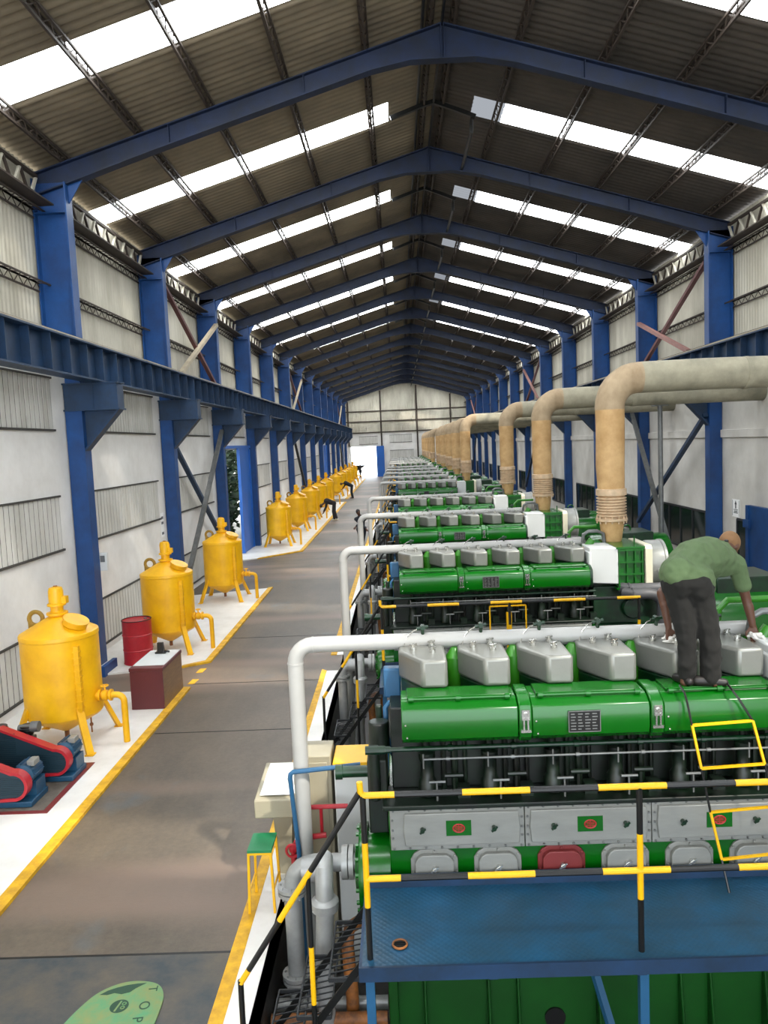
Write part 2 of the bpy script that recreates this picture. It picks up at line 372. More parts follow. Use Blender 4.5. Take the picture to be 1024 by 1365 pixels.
for side, lst in ((0, SKY_L), (1, SKY_R)):
    for i in lst:
        y0 = 15.13+6*i+2.95; y1 = y0+1.0; b = MB(); xe = XE[side]
        xi = 0.1 if side == 0 else 2.05
        if side == 1:
            b.cur = 1; xm = 2.75; corr_sheet(b, (xi, y0, zs(xi)), (xi, y1, zs(xi)), (xm, y0, zs(xm)), (xm, y1, zs(xm)), 5, 0.022, (0, 0, 1)); b.cur = 0; xi = xm
        corr_sheet(b, (xi, y0, zs(xi)), (xi, y1, zs(xi)), (xe, y0, zs(xe)), (xe, y1, zs(xe)), 5, 0.022, (0, 0, 1))
        o = b.build('skylight_strip', [skyl if side == 0 else skym, hazem], sharp=80)
        sl = 'left' if side == 0 else 'right'
        if i >= 0: lab = 'bright translucent skylight strip on the %s roof slope just beyond the %s blue frame' % (sl, ORD[i])
        elif i == -1: lab = 'widest bright skylight strip at the top %s corner, in front of the first blue frame' % sl
        else: lab = 'bright skylight strip on the %s slope overhead, %s' % (sl, 'above the camera' if i == -2 else 'behind the camera')
        tag(o, lab, 'skylight', 'skylight strips in the roof', 'structure')

# walls
b = MB(); WT = 0.18
DY0, DY1, DZ = 28.2, 32.95, 4.22            # side door in left wall
D2Y0, D2Y1 = 64.2, 68.9
b.box(XL-WT, XL, YB, DY0, 0, 6.1); b.box(XL-WT, XL, DY0, DY1, DZ, 6.1); b.box(XL-WT, XL, DY1, YEND, 0, 6.1)
wl = struct(b.build('wall_left', plaster), 'white plastered left wall with louvred panels', 'wall')
b = MB(); corr_sheet(b, (-6.8, YB, 5.9), (-6.8, YEND, 5.9), (-6.8, YB, 9.75), (-6.8, YEND, 9.75), 720, 0.02, (1, 0, 0))
b.build('cladding_sheet', cladding, wl, sharp=80)
b = MB(); b.box(XR, XR+WT, YB, YEND, 0, 6.1)
wr = struct(b.build('wall_right', plaster2), 'grey white plastered right wall with ledge and dark windows', 'wall')
b = MB(); b.box(XR-0.06, XR, YB, YEND, 3.97, 4.18); b.build('ledge', plaster2, wr, bevel=0.01)
b = MB(); corr_sheet(b, (9.1, YB, 5.9), (9.1, YEND, 5.9), (9.1, YB, 9.75), (9.1, YEND, 9.75), 720, 0.02, (1, 0, 0)); b.build('cladding_sheet', cladding, wr, sharp=80)
b = MB(); b.box(-6.6, -6.45, YB, YEND, 0.0, 0.28)
def lattice(mb, p0, p1, dv, pitch, w=0.022, ww=0.014, chords=2):
    """flat zig-zag girder between p0 and p1, second chord offset by dv"""
    p0 = Vector(p0); p1 = Vector(p1); dv = Vector(dv); L = (p1-p0).length; n = max(2, int(L/pitch))
    mb.bar(p0, p1, w*1.5, w*1.5); mb.bar(p0+dv, p1+dv, w*1.5, w*1.5)
    for i in range(n):
        a = p0.lerp(p1, i/n); c = p0.lerp(p1, (i+0.5)/n)+dv; e = p0.lerp(p1, (i+1)/n)
        mb.bar(a, c, ww, ww); mb.bar(c, e, ww, ww)
for wall, x, s in ((wl, -6.74, 1), (wr, 9.04, -1)):
    for z in (7.55, 8.93):
        b = MB(); lattice(b, (x, 3, z), (x, YEND, z), (s*0.16, 0, -0.02), 0.36, 0.02, 0.012); lattice(b, (x, 3, z), (x, YEND, z), (0.0, 0, -0.16), 0.36, 0.02, 0.012)
        b.build('wall_girt', purlinm, wall)
# louvred openings of the left wall
wn = 1
def louver(y0, y1, z0, z1, lab):
    global wn
    b = MB(); b.cur = 0
    n = int((y1-y0)/0.17)
    for i in range(n):
        ya = y0+(y1-y0)*i/n; yb = y0+(y1-y0)*(i+1)/n
        b.prism([(XL-0.01, ya), (XL+0.014, ya+0.008), (XL+0.014, yb-0.03), (XL-0.01, yb-0.02)], z0, z1)
    b.cur = 1
    b.box(XL-0.005, XL+0.004, y0, y1, z0, z1)
    b.box(XL-0.005, XL+0.035, y0-0.03, y1+0.03, z1, z1+0.035); b.box(XL-0.005, XL+0.045, y0-0.03, y1+0.03, z0-0.04, z0)
    o = b.build('window_%d' % wn, [louvre, louvregap]); wn += 1
    return struct(o, lab, 'louvre window')
for i in range(-1, 14):
    f = 15.13+6*i; y0 = f+0.98; y1 = f+5.3
    bay = 'nearest bay' if i < 0 else 'bay just beyond the %s left column' % ORD[i]
    louver(y0, y1, 4.74, 5.68, 'upper whitewashed louvre panel under the girder, %s' % bay)
    if i not in (2, 8):
        louver(y0, y1, 2.48, 3.46, 'middle whitewashed louvre panel in the left wall, %s' % bay)
        louver(y0, y1, 0.22, 1.15, 'low whitewashed louvre panel behind the tanks, %s' % bay)
# dark windows of the right wall
for i in range(-1, 13):
    f = 15.13+6*i; b = MB(); y0, y1, z0, z1 = f+0.95, f+4.9, 0.62, 1.86
    b.cur = 0; b.box(XR-0.02, XR+0.01, y0, y1, z0, z1)
    b.cur = 1
    for yy in [y0+(y1-y0)*k/4 for k in range(5)]: b.box(XR-0.05, XR-0.015, yy-0.025, yy+0.025, z0, z1)
    b.box(XR-0.05, XR-0.015, y0, y1, z0-0.03, z0+0.03); b.box(XR-0.05, XR-0.015, y0, y1, z1-0.03, z1+0.03)
    o = b.build('window_%d' % wn, [glassdark, frame_dark]); wn += 1
    struct(o, 'dark glazed window low in the right wall, %s' % ('nearest bay' if i < 0 else 'bay beyond the %s right column' % ORD[i]), 'window')
# end wall
b = MB(); EX0 = -6.9
b.box(-2.7, 9.2, YEND, YEND+0.2, 0, 5.66); b.box(-6.9, -6.0, YEND, YEND+0.2, 0, 5.66); b.box(-6.0, -2.7, YEND, YEND+0.2, 3.95, 5.66)
we = struct(b.build('wall_end', plaster), 'far white end wall with corrugated gable above', 'wall')
b = MB()
for k in range(-40, 41):
    xa = XM+k*0.2; xb = xa+0.2
    b.add([(xa, YEND, 5.6), (xa+0.1, YEND-0.04, 5.6), (xb, YEND, 5.6), (xa, YEND, zs(xa)), (xa+0.1, YEND-0.04, zs(xa+0.1)), (xb, YEND, zs(xb))], [(0, 1, 4, 3), (1, 2, 5, 4)])
b.build('gable_sheet', cladding, we)
b = MB()
for x in (-2.0, 2.6, -6.2, 6.9): b.box(x-0.1, x+0.1, YEND-0.16, YEND-0.05, 0 if x != -6.2 else 4, zroof(x))
for z in (5.7, 7.1, 8.4): b.box(XM-7.8, XM+7.8, YEND-0.12, YEND-0.05, z-0.07, z+0.07)
b.build('gable_post', purlinm, we)
for (x0, x1, z0, z1, lab) in ((-4.9, -2.5, 4.25, 5.2, 'whitewashed louvre panel above the far door'), (-1.0, 1.9, 4.35, 5.25, 'upper whitewashed louvre panel of the far end wall'), (-1.0, 2.05, 2.0, 3.3, 'lower whitewashed louvre panel of the far end wall')):
    b = MB(); n = int((x1-x0)/0.2)
    b.cur = 0
    for k in range(n):
        xa = x0+(x1-x0)*k/n; b.box(xa+0.02, xa+0.17, YEND-0.05, YEND, z0, z1)
    b.cur = 1; b.box(x0, x1, YEND-0.06, YEND, z1, z1+0.05); b.box(x0, x1, YEND-0.06, YEND, z0-0.05, z0)
    o = b.build('window_%d' % wn, [louvre, louvregap]); wn += 1; struct(o, lab, 'louvre window')
b = MB(); b.box(-2.75, -1.75, YEND-0.3, YEND-0.2, 0.02, 3.95); 
for z in (0.1, 2.0, 3.85): b.box(-2.75, -1.75, YEND-0.33, YEND-0.3, z-0.06, z+0.06)
struct(b.build('door_1', bluedoor), 'blue sliding door leaf beside the bright far doorway', 'door')
b = MB()
b.box(XL+0.03, XL+0.11, DY1-2.3, DY1-0.1, 0.05, DZ+0.05); b.box(XL+0.11, XL+0.15, DY1-2.3, DY1-2.15, 0.05, DZ); b.box(XL+0.11, XL+0.15, DY1-0.25, DY1-0.1, 0.05, DZ)
b.box(XL+0.03, XL+0.15, DY0-0.2, DY1+0.2, DZ+0.05, DZ+0.16)
struct(b.build('door_2', bluedoor), 'tall blue sliding door leaf half open in the left wall', 'door')
b = MB(); b.box(XL+0.02, XL+0.12, D2Y0, D2Y1, 0.05, 4.3)
for yy in (D2Y0+0.1, (D2Y0+D2Y1)/2, D2Y1-0.1): b.box(XL+0.12, XL+0.16, yy-0.08, yy+0.08, 0.05, 4.3)
struct(b.build('door_3', bluedoor), 'blue sliding door far down the left wall, closed', 'door')
b = MB(); b.box(8.55, 8.66, 16.9, 19.17, 0.05, 2.3); b.box(8.5, 8.56, 18.9, 19.22, 1.75, 1.95)
for yy in (17.0, 19.05): b.box(8.52, 8.56, yy-0.07, yy+0.07, 0.05, 2.3)
b.box(8.66, 8.75, 17.2, 17.4, 0.3, 2.1)
struct(b.build('door_4', bluesteel), 'blue steel door at the right edge in the right wall', 'door')
b = MB(); b.box(-30, 60, YEND+0.2, YEND+60, -0.3, -0.02); b.box(-40, -6.64, -20, YEND+60, -0.3, -0.02)
struct(b.build('outdoor_ground', outdoor), 'pale sunlit yard seen through the doorways', 'ground')

# portal frames
def frame_mesh():
    root_parts = []
    def rafter(s):
        b = MB(); xe = XM+s*7.65; xh = XM+s*1.9
        top = [(XM, ZR), (XM+s*7.9, zroof(XM+s*7.9))]
        bot = [(XM, ZR-0.6), (XM+s*0.62, ZR-0.6), (XM+s*1.35, zroof(XM+s*1.35)-0.34), (XM+s*5.6, zroof(XM+s*5.6)-0.34), (XM+s*7.25, zroof(XM+s*7.25)-0.37), (XM+s*7.9, zroof(XM+s*7.9)-0.37)]
        poly = [top[0], top[1]]+bot[::-1]
        b.prism(poly, -0.012, 0.012, 'y')
        def flange(pts, up):
            for a, c in zip(pts[:-1], pts[1:]):
                b.prism([(a[0], a[1]), (c[0], c[1]), (c[0], c[1]+up*0.025), (a[0], a[1]+up*0.025)], -0.11, 0.11, 'y')
        flange(top, 1); flange(bot, -1)
        for q in (0.0, 2.6, 5.2): 
            x = XM+s*(q+0.02); b.box(min(x, x+s*0.015), max(x, x+s*0.015), -0.1, 0.1, zroof(x)-(0.6 if q < 1 else 0.33), zroof(x))
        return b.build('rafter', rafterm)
    def column(s):
        b = MB(); X = lambda d: XM+s*d
        def bx(d0, d1, y0, y1, z0, z1): b.box(min(X(d0), X(d1)), max(X(d0), X(d1)), y0, y1, z0, z1)
        # upper wide part
        bx(7.27, 7.9, -0.012, 0.012, 5.6, 9.44); bx(7.25, 7.28, -0.15, 0.15, 5.6, 9.41); bx(7.87, 7.9, -0.15, 0.15, 5.6, 9.5)
        for z in (6.4, 8.85): bx(7.27, 7.9, -0.14, 0.14, z, z+0.02)
        b.prism([(X(7.27), 9.0), (X(6.95), zroof(X(6.95))-0.37), (X(7.3), zroof(X(7.3))-0.37)], -0.012, 0.012, 'y')
        # lower part
        bx(7.28, 7.56, -0.012, 0.012, 0.0, 5.6); bx(7.25, 7.28, -0.16, 0.16, 0.0, 5.6); bx(7.55, 7.58, -0.16, 0.16, 0.0, 5.6)
        bx(7.27, 7.57, -0.155, -0.13, 0.0, 5.2)
        bx(7.2, 7.6, -0.2, 0.2, 0.0, 0.03)
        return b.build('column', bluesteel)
    def bracket(s):
        b = MB(); X = lambda d: XM+s*d
        def bx(d0, d1, y0, y1, z0, z1): b.box(min(X(d0), X(d1)), max(X(d0), X(d1)), y0, y1, z0, z1)
        bx(6.55, 7.58, -0.17, -0.15, 5.12, 5.62); bx(6.55, 7.58, 0.15, 0.17, 5.12, 5.62); bx(6.5, 7.6, -0.19, 0.19, 5.60, 5.63); bx(6.5, 7.6, -0.19, 0.19, 5.09, 5.12); bx(6.53, 6.56, -0.17, 0.17, 5.12, 5.6)
        bx(7.0, 7.03, -0.185, -0.17, 5.12, 5.6)
        b.prism([(X(6.6), 5.09), (X(7.25), 5.09), (X(7.25), 4.36)], -0.02, 0.02, 'y')
        a, c = Vector((X(6.56), 0, 5.09)), Vector((X(7.25), 0, 4.33))
        b.prism([(X(6.53), 5.09), (X(6.58), 5.09), (X(7.26), 4.35), (X(7.26), 4.30)], -0.13, 0.13, 'y')
        return b.build('crane_bracket', bluedark)
    def ridge_brace():
        b = MB(); pts = [(0.15, zroof(0.15)+0.02), (0.9, zroof(0.9)+0.05), (XM, zroof(XM)+0.04), (1.6, zroof(1.6)+0.0), (2.1, zroof(2.1)-0.06)]
        for a, c in zip(pts[:-1], pts[1:]): b.bar((a[0], 3.3, a[1]), (c[0], 3.3, c[1]), 0.09, 0.09)
        b.tube([(2.02, 3.3, zroof(2.02)-0.06)]+[(2.02-0.0, 3.3+0.25*math.sin(t), zroof(2.02)-0.06-0.25*(1-math.cos(t))) for t in (0.4, 0.8, 1.2, 1.57)]+[(2.0, 6.0, zroof(2.0)-0.32)], 0.045, 8)
        return b.build('ridge_brace', dark)
    return [rafter(-1), rafter(1), column(-1), column(1), bracket(-1), bracket(1), ridge_brace()]
fparts = frame_mesh()
for i, y in enumerate(FY):
    r = thing('portal_frame', (0, y, 0), 'blue steel portal frame of columns and rafters, %s from the camera' % ORD[i], 'steel frame', 'blue portal frames across the hall')
    for p in fparts:
        o = p if i == 0 else p.copy()
        if i: COL.objects.link(o)
        o.parent = r
# purlins: fourteen lattice lines
def purlin(dx, lab):
    x = XM+dx; s = 1 if dx >= 0 else -1; b = MB(); z = zroof(x); y0, y1 = 8.0, YEND-0.1; n = int((y1-y0)/0.42)
    tA = (x-0.055, z+0.19); tB = (x+0.055, z+0.19); bt = (x, z+0.04)
    for q in (tA, tB, bt): b.bar((q[0], y0, q[1]), (q[0], y1, q[1]), 0.042, 0.042)
    for k in range(n):
        ya = y0+(y1-y0)*k/n; yb = y0+(y1-y0)*(k+0.5)/n; yc = y0+(y1-y0)*(k+1)/n
        for q in (tA, tB):
            b.bar((q[0], ya, q[1]), (bt[0], yb, bt[1]), 0.019); b.bar((bt[0], yb, bt[1]), (q[0], yc, q[1]), 0.019)
    o = b.build('lattice_purlin', purlinm, flat=True); tag(o, lab, 'roof purlin', 'lattice purlins under the roof')
for s, nm in ((-1, 'left'), (1, 'right')):
    purlin(s*0.22, 'brown lattice purlin hugging the ridge on its %s side' % nm)
    for k, d in enumerate((1.45, 3.0, 4.45, 5.85, 7.3)):
        purlin(s*d, 'brown lattice purlin on the %s roof slope, %s out from the ridge pair' % (nm, ORD[k]))
b = MB()
for x, dz, r in ((0.78, 0.12, 0.03), (XM, 0.02, 0.025)): b.cyl((x, 8, zroof(x)+dz), (x, YEND, zroof(x)+dz), r, n=8)
tag(b.build('ridge_conduit', dark), 'dark conduit pipes running along under the roof ridge', 'conduit')
# eave girders bay by bay
def eave(side):
    s = -1 if side == 'left' else 1; x = XM+s*7.78; b = MB(); y0, y1 = 0.16, 5.84; z0, z1 = 9.03, 9.52
    for z in (z0, z1): b.bar((x, y0, z), (x, y1, z), 0.07, 0.06)
    n = 9; 
    for k in range(n):
        ya = y0+(y1-y0)*k/n; yb = y0+(y1-y0)*(k+0.5)/n; yc = y0+(y1-y0)*(k+1)/n
        b.cur = 0; b.bar((x, ya, z1), (x, yb, z0), 0.045, 0.045); b.cur = 1; b.bar((x, yb, z0), (x, yc, z1), 0.05, 0.05)
    b.cur = 0; b.prism([(x-s*0.0, z0-0.03), (x-s*0.3, z0-0.03), (x-s*0.3, z0-0.06), (x, z0-0.06)], y0, y1, 'y')
    return b.build('eave_girder', [purlinm, cladding])
for side in ('left', 'right'):
    p = eave(side)
    for i in range(-1, 14):
        o = p if i == -1 else p.copy()
        if i >= 0: COL.objects.link(o)
        o.location = (0, 15.13+6*i, 0)
        tag(o, 'zigzag lattice eave girder on the %s, %s' % (side, 'nearest bay before the first column' if i < 0 else 'bay beyond the %s column' % ORD[i]), 'girder', 'lattice eave girders')
# crane runway beams
for side in ('left', 'right'):
    s = -1 if side == 'left' else 1; x = XM+s*6.95; y0, y1 = 2.0, YEND-0.4
    r = thing('crane_runway_beam', (x, y0, 5.63), 'long dark blue crane runway beam on brackets along the %s wall' % side, 'crane beam')
    L = y1-y0; b = MB(); b.box(-0.012, 0.012, 0, L, 0, 0.66); b.box(-0.17, 0.17, 0, L, 0.0, 0.03); b.box(-0.2, 0.2, 0, L, 0.64, 0.67)
    for k in range(int(L/0.75)):
        yy = 0.3+k*0.75; b.box(-0.16, 0.16, yy-0.006, yy+0.006, 0.03, 0.64)
    b.build('beam', bluedark, r)
    b = MB(); b.box(-0.03, 0.03, 0, L, 0.67, 0.76); b.box(-0.06, 0.06, 0, L, 0.67, 0.685)
    for k in range(int(L/1.5)): b.box(-0.1, 0.1, 0.4+k*1.5, 0.5+k*1.5, 0.67, 0.7)
    b.build('crane_rail', purlinm, r)
    b = MB(); b.box(-s*0.1, -s*0.02, 0, L, 0.7, 0.73) if s < 0 else b.box(-0.1, -0.02, 0, L, 0.7, 0.73)
    b.build('rail_edge', creambar, r)
# cross bracing
def brace(p0, p1, w, m, lab):
    b = MB(); b.bar(p0, p1, w, w*0.8); o = b.build('cross_brace', m); tag(o, lab, 'brace', 'diagonal wall braces')
xu = -6.2; y1, y2 = FY[1], FY[2]
brace((xu, y1+0.3, 8.75), (xu, y2-0.3, 6.45), 0.12, brownbar, 'dark red diagonal brace above the left girder, second bay')
brace((xu+0.1, y1+0.9, 6.4), (xu+0.1, y2-0.1, 8.55), 0.13, creambar, 'cream diagonal brace above the left girder, second bay')
xl = -6.22
brace((xl, y1+0.2, 4.5), (xl, y2-0.4, 1.0), 0.13, bluedark, 'dark blue diagonal brace on the lower left wall, second bay')
brace((xl+0.14, y1+0.6, 0.9), (xl+0.14, y2-0.3, 4.9), 0.13, steel, 'grey diagonal brace on the lower left wall, second bay')
xr = 8.5
brace((xr, y1+0.3, 8.7), (xr, y2-0.3, 6.45), 0.12, brownbar, 'dark red diagonal brace above the right girder, second bay')
brace((xr-0.1, y1+1.3, 6.45), (xr-0.1, y2-0.2, 7.9), 0.13, pinkbar, 'faded pink diagonal brace above the right girder, second bay')
xr = 8.32
brace((xr, y1-0.1, 4.6), (xr, y2-0.1, 1.1), 0.13, bluedark, 'dark blue diagonal brace on the lower right wall, second bay')
brace((xr-0.14, y1+2.4, 0.7), (xr-0.14, y2+0.1, 5.0), 0.13, steel, 'grey diagonal brace on the lower right wall, second bay')
for q, w in ((5, 'sixth'), (11, 'twelfth')):
    ya, yb = FY[q], FY[q+1]
    brace((-6.2, ya+0.3, 8.7), (-6.2, yb-0.3, 6.45), 0.12, brownbar, 'dark diagonal brace above the left girder, %s bay' % w)
    brace((-6.1, ya+0.9, 6.45), (-6.1, yb-0.2, 8.6), 0.12, creambar, 'cream diagonal brace above the left girder, %s bay' % w)
    brace((-6.1, ya+0.2, 5.0), (-6.1, yb-0.4, 1.0), 0.14, dark, 'dark diagonal brace on the lower left wall, %s bay' % w)
    brace((8.5, ya+0.3, 8.7), (8.5, yb-0.3, 6.45), 0.12, brownbar, 'dark diagonal brace above the right girder, %s bay' % w)
    brace((8.4, ya+0.9, 6.45), (8.4, yb-0.2, 8.6), 0.12, pinkbar, 'pink diagonal brace above the right girder, %s bay' % w)
    brace((8.32, ya+0.2, 4.9), (8.32, yb-0.4, 1.0), 0.13, bluedark, 'dark blue diagonal brace on the lower right wall, %s bay' % w)

# wall signs and small boxes
r = thing('wall_sign', (XR-0.012, 20.16, 2.13), 'white sign with up arrow pictogram on the right wall', 'sign')
b = MB(); b.box(0, 0.012, -0.22, 0.22, -0.23, 0.23); b.build('sign_board', paper, r)
b = MB()
b.prism([(-0.06, 0.10), (0, 0.20), (0.06, 0.10), (0.025, 0.10), (0.025, -0.01), (-0.025, -0.01), (-0.025, 0.10)], -0.004, 0.0, 'x')
b.build('arrow_print', frame_dark, r); b = MB(); b.box(-0.004, 0, -0.13, 0.13, -0.045, -0.03); b.box(-0.004, 0, -0.1, 0.1, -0.09, -0.07); b.box(-0.004, 0, -0.12, 0.12, -0.13, -0.11)
for sx in (-0.2, 0.185): b.box(-0.003, 0, sx, sx+0.015, -0.21, 0.21)
b.build('sign_text', frame_dark, r)
r = thing('switch_box', (XL+0.36, 15.42, 2.05), 'small white switch box on the side of the first left column', 'switch box')
b = MB(); b.box(-0.12, 0.13, -0.12, -0.02, -0.16, 0.2); b.build('case', white, r, bevel=0.01)
b = MB(); b.box(0.0, 0.09, -0.13, -0.12, 0.02, 0.15); b.build('cover_window', steel, r)
r = thing('wall_notice', (XL, 20.62, 2.35), 'narrow paper notice on left wall beside the second column', 'notice')
b = MB(); b.box(0, 0.006, -0.14, 0.14, -0.4, 0.25); b.build('sheet', paper, r)
for z in (0.12, -0.02, -0.3): b = MB(); b.box(0.006, 0.009, -0.09, 0.09, z-0.035, z+0.035); b.build('printed_block', steel, r)
# post that carries the third exhaust header
b = MB(); b.cyl((6.5, 19.25, 0.0), (6.5, 19.25, 4.85), 0.06, n=14); b.box(6.38, 6.62, 19.13, 19.37, 0, 0.02); b.box(6.33, 6.67, 19.1, 19.4, 4.83, 4.86)
tag(b.build('support_post', steel), 'thin grey steel post propping the exhaust header by the right wall', 'post')

# trees outside the side door
def tree(x, y, h, rr, n, lab):
    r = thing('tree', (x, y, 0), lab, 'tree'); b = MB()
    b.tube([(0, 0, -0.1), (0.1, 0.05, h*0.4), (0.0, 0.1, h*0.8)], [0.14, 0.1, 0.05], 8); b.build('trunk', barkm, r)
    b = MB(); rnd = random.Random(int(x*10+y))
    for k in range(n):
        t = rnd.random(); a = rnd.random()*2*PI; q = rr*math.sqrt(rnd.random())*(0.55+0.6*math.sin(PI*min(1, t*0.9+0.1)))
        c = Vector((q*math.cos(a), q*math.sin(a), 0.2+t*h)); d = Vector((rnd.uniform(-1, 1), rnd.uniform(-1, 1), rnd.uniform(-.8, .4))).normalized(); u = d.orthogonal().normalized()*rnd.uniform(0.07, 0.14); l = d*rnd.uniform(0.25, 0.5)
        b.add([c, c+l*0.5+u, c+l, c+l*0.5-u], [(0, 1, 2, 3)])
    b.build('foliage', leaf, r, flat=True)
tree(-8.9, 32.6, 5.5, 1.5, 4500, 'dark leafy tree seen through the half open side door')
tree(-9.9, 37.2, 6.5, 2.2, 5000, 'dark tree farther out beyond the side door')
tree(-8.9, 28.6, 4.6, 1.4, 2500, 'dark shrub outside the near edge of the side door')
tree(-11.5, 43.0, 7.5, 2.6, 5000, 'tall dark tree farthest beyond the side door')

# ------------------------------------------------------------------ engines
ENG_Y = [6.7, 12.7, 18.7, 24.7, 34.2, 39.6, 45.0, 50.6, 56.2, 66.5, 72.0, 77.5, 83.0, 88.5]
ENG_SX = [1, 1, 1, 1] + [0.86]*10
def tank_poly(ins=0.0):
    return [(0+ins*0.6, -0.55+ins), (0.21-ins, -0.55+ins), (0.21-ins, -0.05-ins), (-0.19+ins, -0.05-ins), (-0.19+ins, -0.22+ins*0.4)]
def engine():
    r = thing('diesel_engine', (0, 0, 0), 'x', 'engine', 'green diesel engines in the row')
    b = MB(); b.box(-0.16, 2.98, -0.45, 0.3, 1.31, 2.0); b.box(-0.16, 2.98, 0.1, 0.45, 1.31, 1.75); b.box(-0.24, 3.0, -0.79, -0.4, 1.275, 1.315); b.build('cylinder_block', shadegreen, r, bevel=0.01)
    b = MB()
    b.box(-0.2, 2.98, -0.72, 0.5, -0.9, 0.56);
    b.box(-0.26, 3.05, -0.80, 0.6, -0.9, -0.72)
    b.box(-0.26, -0.18, -0.78, -0.70, -0.9, 0.56); 
    for x in (0.04, 0.56, 0.80, 1.45, 2.12, 2.36, 2.8): b.prism([(-0.72, -0.72), (-0.86, -0.72), (-0.72, 0.05)], x-0.012, x+0.012, 'x')
    b.build('bedplate', bgreen, r, bevel=0.01)
    b = MB(); b.box(-0.2, 2.98, -0.722, 0.5, 0.56, 1.275); b.build('crankcase', green, r, bevel=0.01)
    b = MB(); b.cyl((1.10, -0.74, -0.56), (1.10, -0.722, -0.56), 0.085, n=24); b.build('inspection_hole', black, r)
    for i in range(6):
        x = 0.122+0.512*i
        poly = [(x+u, v) for u, v in tank_poly(0.015)]
        b = MB(); b.prism(poly, 1.93, 2.185); b.build('cylinder_head', dgreen, r, bevel=0.015)
        poly = [(x+u, v) for u, v in tank_poly()]
        b = MB(); b.prism(poly, 2.19, 2.425); o = b.build('head_cover', silver, r, bevel=0.028, seg=3)
        for (u, v) in ((-0.06, -0.2), (0.1, -0.3), (0.1, -0.1)):
            b = MB(); b.cyl((x+u, v, 2.42), (x+u, v, 2.45), 0.028, n=10); b.cyl((x+u, v, 2.45), (x+u, v, 2.475), 0.016, n=8); b.bar((x+u-0.03, v-0.02, 2.468), (x+u+0.03, v+0.02, 2.468), 0.014)
            b.build('cover_nut', chrome, o)
        b = MB(); xv = x+0.03; yv = -0.02
        b.cyl((xv, yv, 1.9), (xv, yv, 2.43), 0.028, n=10); b.cyl((xv, yv, 2.43), (xv, yv, 2.5), 0.042, 0.02, n=10); b.cyl((xv, yv, 2.5), (xv, yv, 2.56), 0.016, n=8); b.cyl((xv-0.05, yv, 2.56), (xv+0.05, yv, 2.58), 0.016, n=8); b.cyl((xv, yv-0.03, 2.575), (xv, yv+0.04, 2.575), 0.022, n=8)
        v = b.build('indicator_valve', dgreen, r)
        b = MB(); b.tube([(xv-0.02, yv, 2.57), (xv-0.08, yv-0.01, 2.55), (xv-0.14, yv-0.03, 2.5), (xv-0.17, yv-0.05, 2.43), (xv-0.17, yv-0.07, 2.35)], 0.006, 6); b.build('valve_pipe', chrome, v)
        b = MB(); xk = x+0.30; b.cyl((xk, -0.08, 1.9), (xk, -0.08, 2.32), 0.085, n=14); b.cyl((xk, -0.08, 2.32), (xk, -0.08, 2.40), 0.085, 0.03, n=14)
        b.build('air_start_valve', lgreen, r)
        # fuel pump zone
        xp = x+0.05; b = MB()
        b.lathe([(0.05, 1.31), (0.075, 1.33), (0.075, 1.44), (0.055, 1.47), (0.055, 1.6), (0.07, 1.63), (0.07, 1.68), (0.03, 1.72), (0.03, 1.8)], (xp-0.04, -0.6, 0), 14)
        b.cyl((xp+0.1, -0.5, 1.31), (xp+0.1, -0.5, 1.85), 0.022, n=8); b.cyl((xp+0.19, -0.52, 1.31), (xp+0.19, -0.52, 1.85), 0.028, n=8); b.cyl((xp+0.28, -0.5, 1.31), (xp+0.28, -0.5, 1.85), 0.018, n=8)
        b.cyl((xp+0.1, -0.62, 1.48), (xp+0.25, -0.62, 1.48), 0.02, n=8); b.box(xp+0.2, xp+0.3, -0.68, -0.58, 1.31, 1.4)
        p = b.build('fuel_pump', shadegreen, r)
        b = MB(); b.cyl((xp+0.03, -0.72, 1.32), (xp+0.03, -0.72, 1.47), 0.008, n=8); b.cyl((xp-0.03, -0.72, 1.475), (xp+0.1, -0.72, 1.475), 0.011, n=8); b.build('tee_handle', steel, p)
        # inspection door low on the crankcase
        xd = x+0.035; b = MB(); n = 10
        def dpoly(w, h0, h1, c): return [(xd-w, h0), (xd-w, h1-c), (xd-w+c*0.4, h1-c*0.35), (xd-w+c, h1), (xd+w-c, h1), (xd+w-c*0.4, h1-c*0.35), (xd+w, h1-c), (xd+w, h0)]
        b.prism(dpoly(0.19, 0.58, 0.925, 0.08), -0.745, -0.72, 'y'); b.prism(dpoly(0.155, 0.6, 0.895, 0.06), -0.79, -0.745, 'y')
        for u, w in ((-0.165, 0.87), (0.0, 0.91), (0.165, 0.87), (-0.175, 0.74), (0.175, 0.74)): b.cyl((xd+u, -0.765, w), (xd+u, -0.745, w), 0.012, n=6)
        d = b.build('inspection_door', maroon if i == 2 else silver2, r, bevel=0.008)
        b = MB(); b.cyl((xd, -0.815, 0.79), (xd, -0.79, 0.79), 0.02, n=8); b.bar((xd-0.03, -0.815, 0.77), (xd+0.03, -0.815, 0.81), 0.012); b.build('door_knob', chrome, d)
    # camshaft covers
    cs = [(-0.06, 0.85), (0.96, 1.87), (1.98, 2.9)]
    prof = [(-0.50, 1.84), (-0.80, 1.84), (-0.845, 1.88), (-0.855, 1.93), (-0.855, 2.08), (-0.84, 2.115), (-0.80, 2.135), (-0.76, 2.155), (-0.72, 2.17), (-0.50, 2.17)]
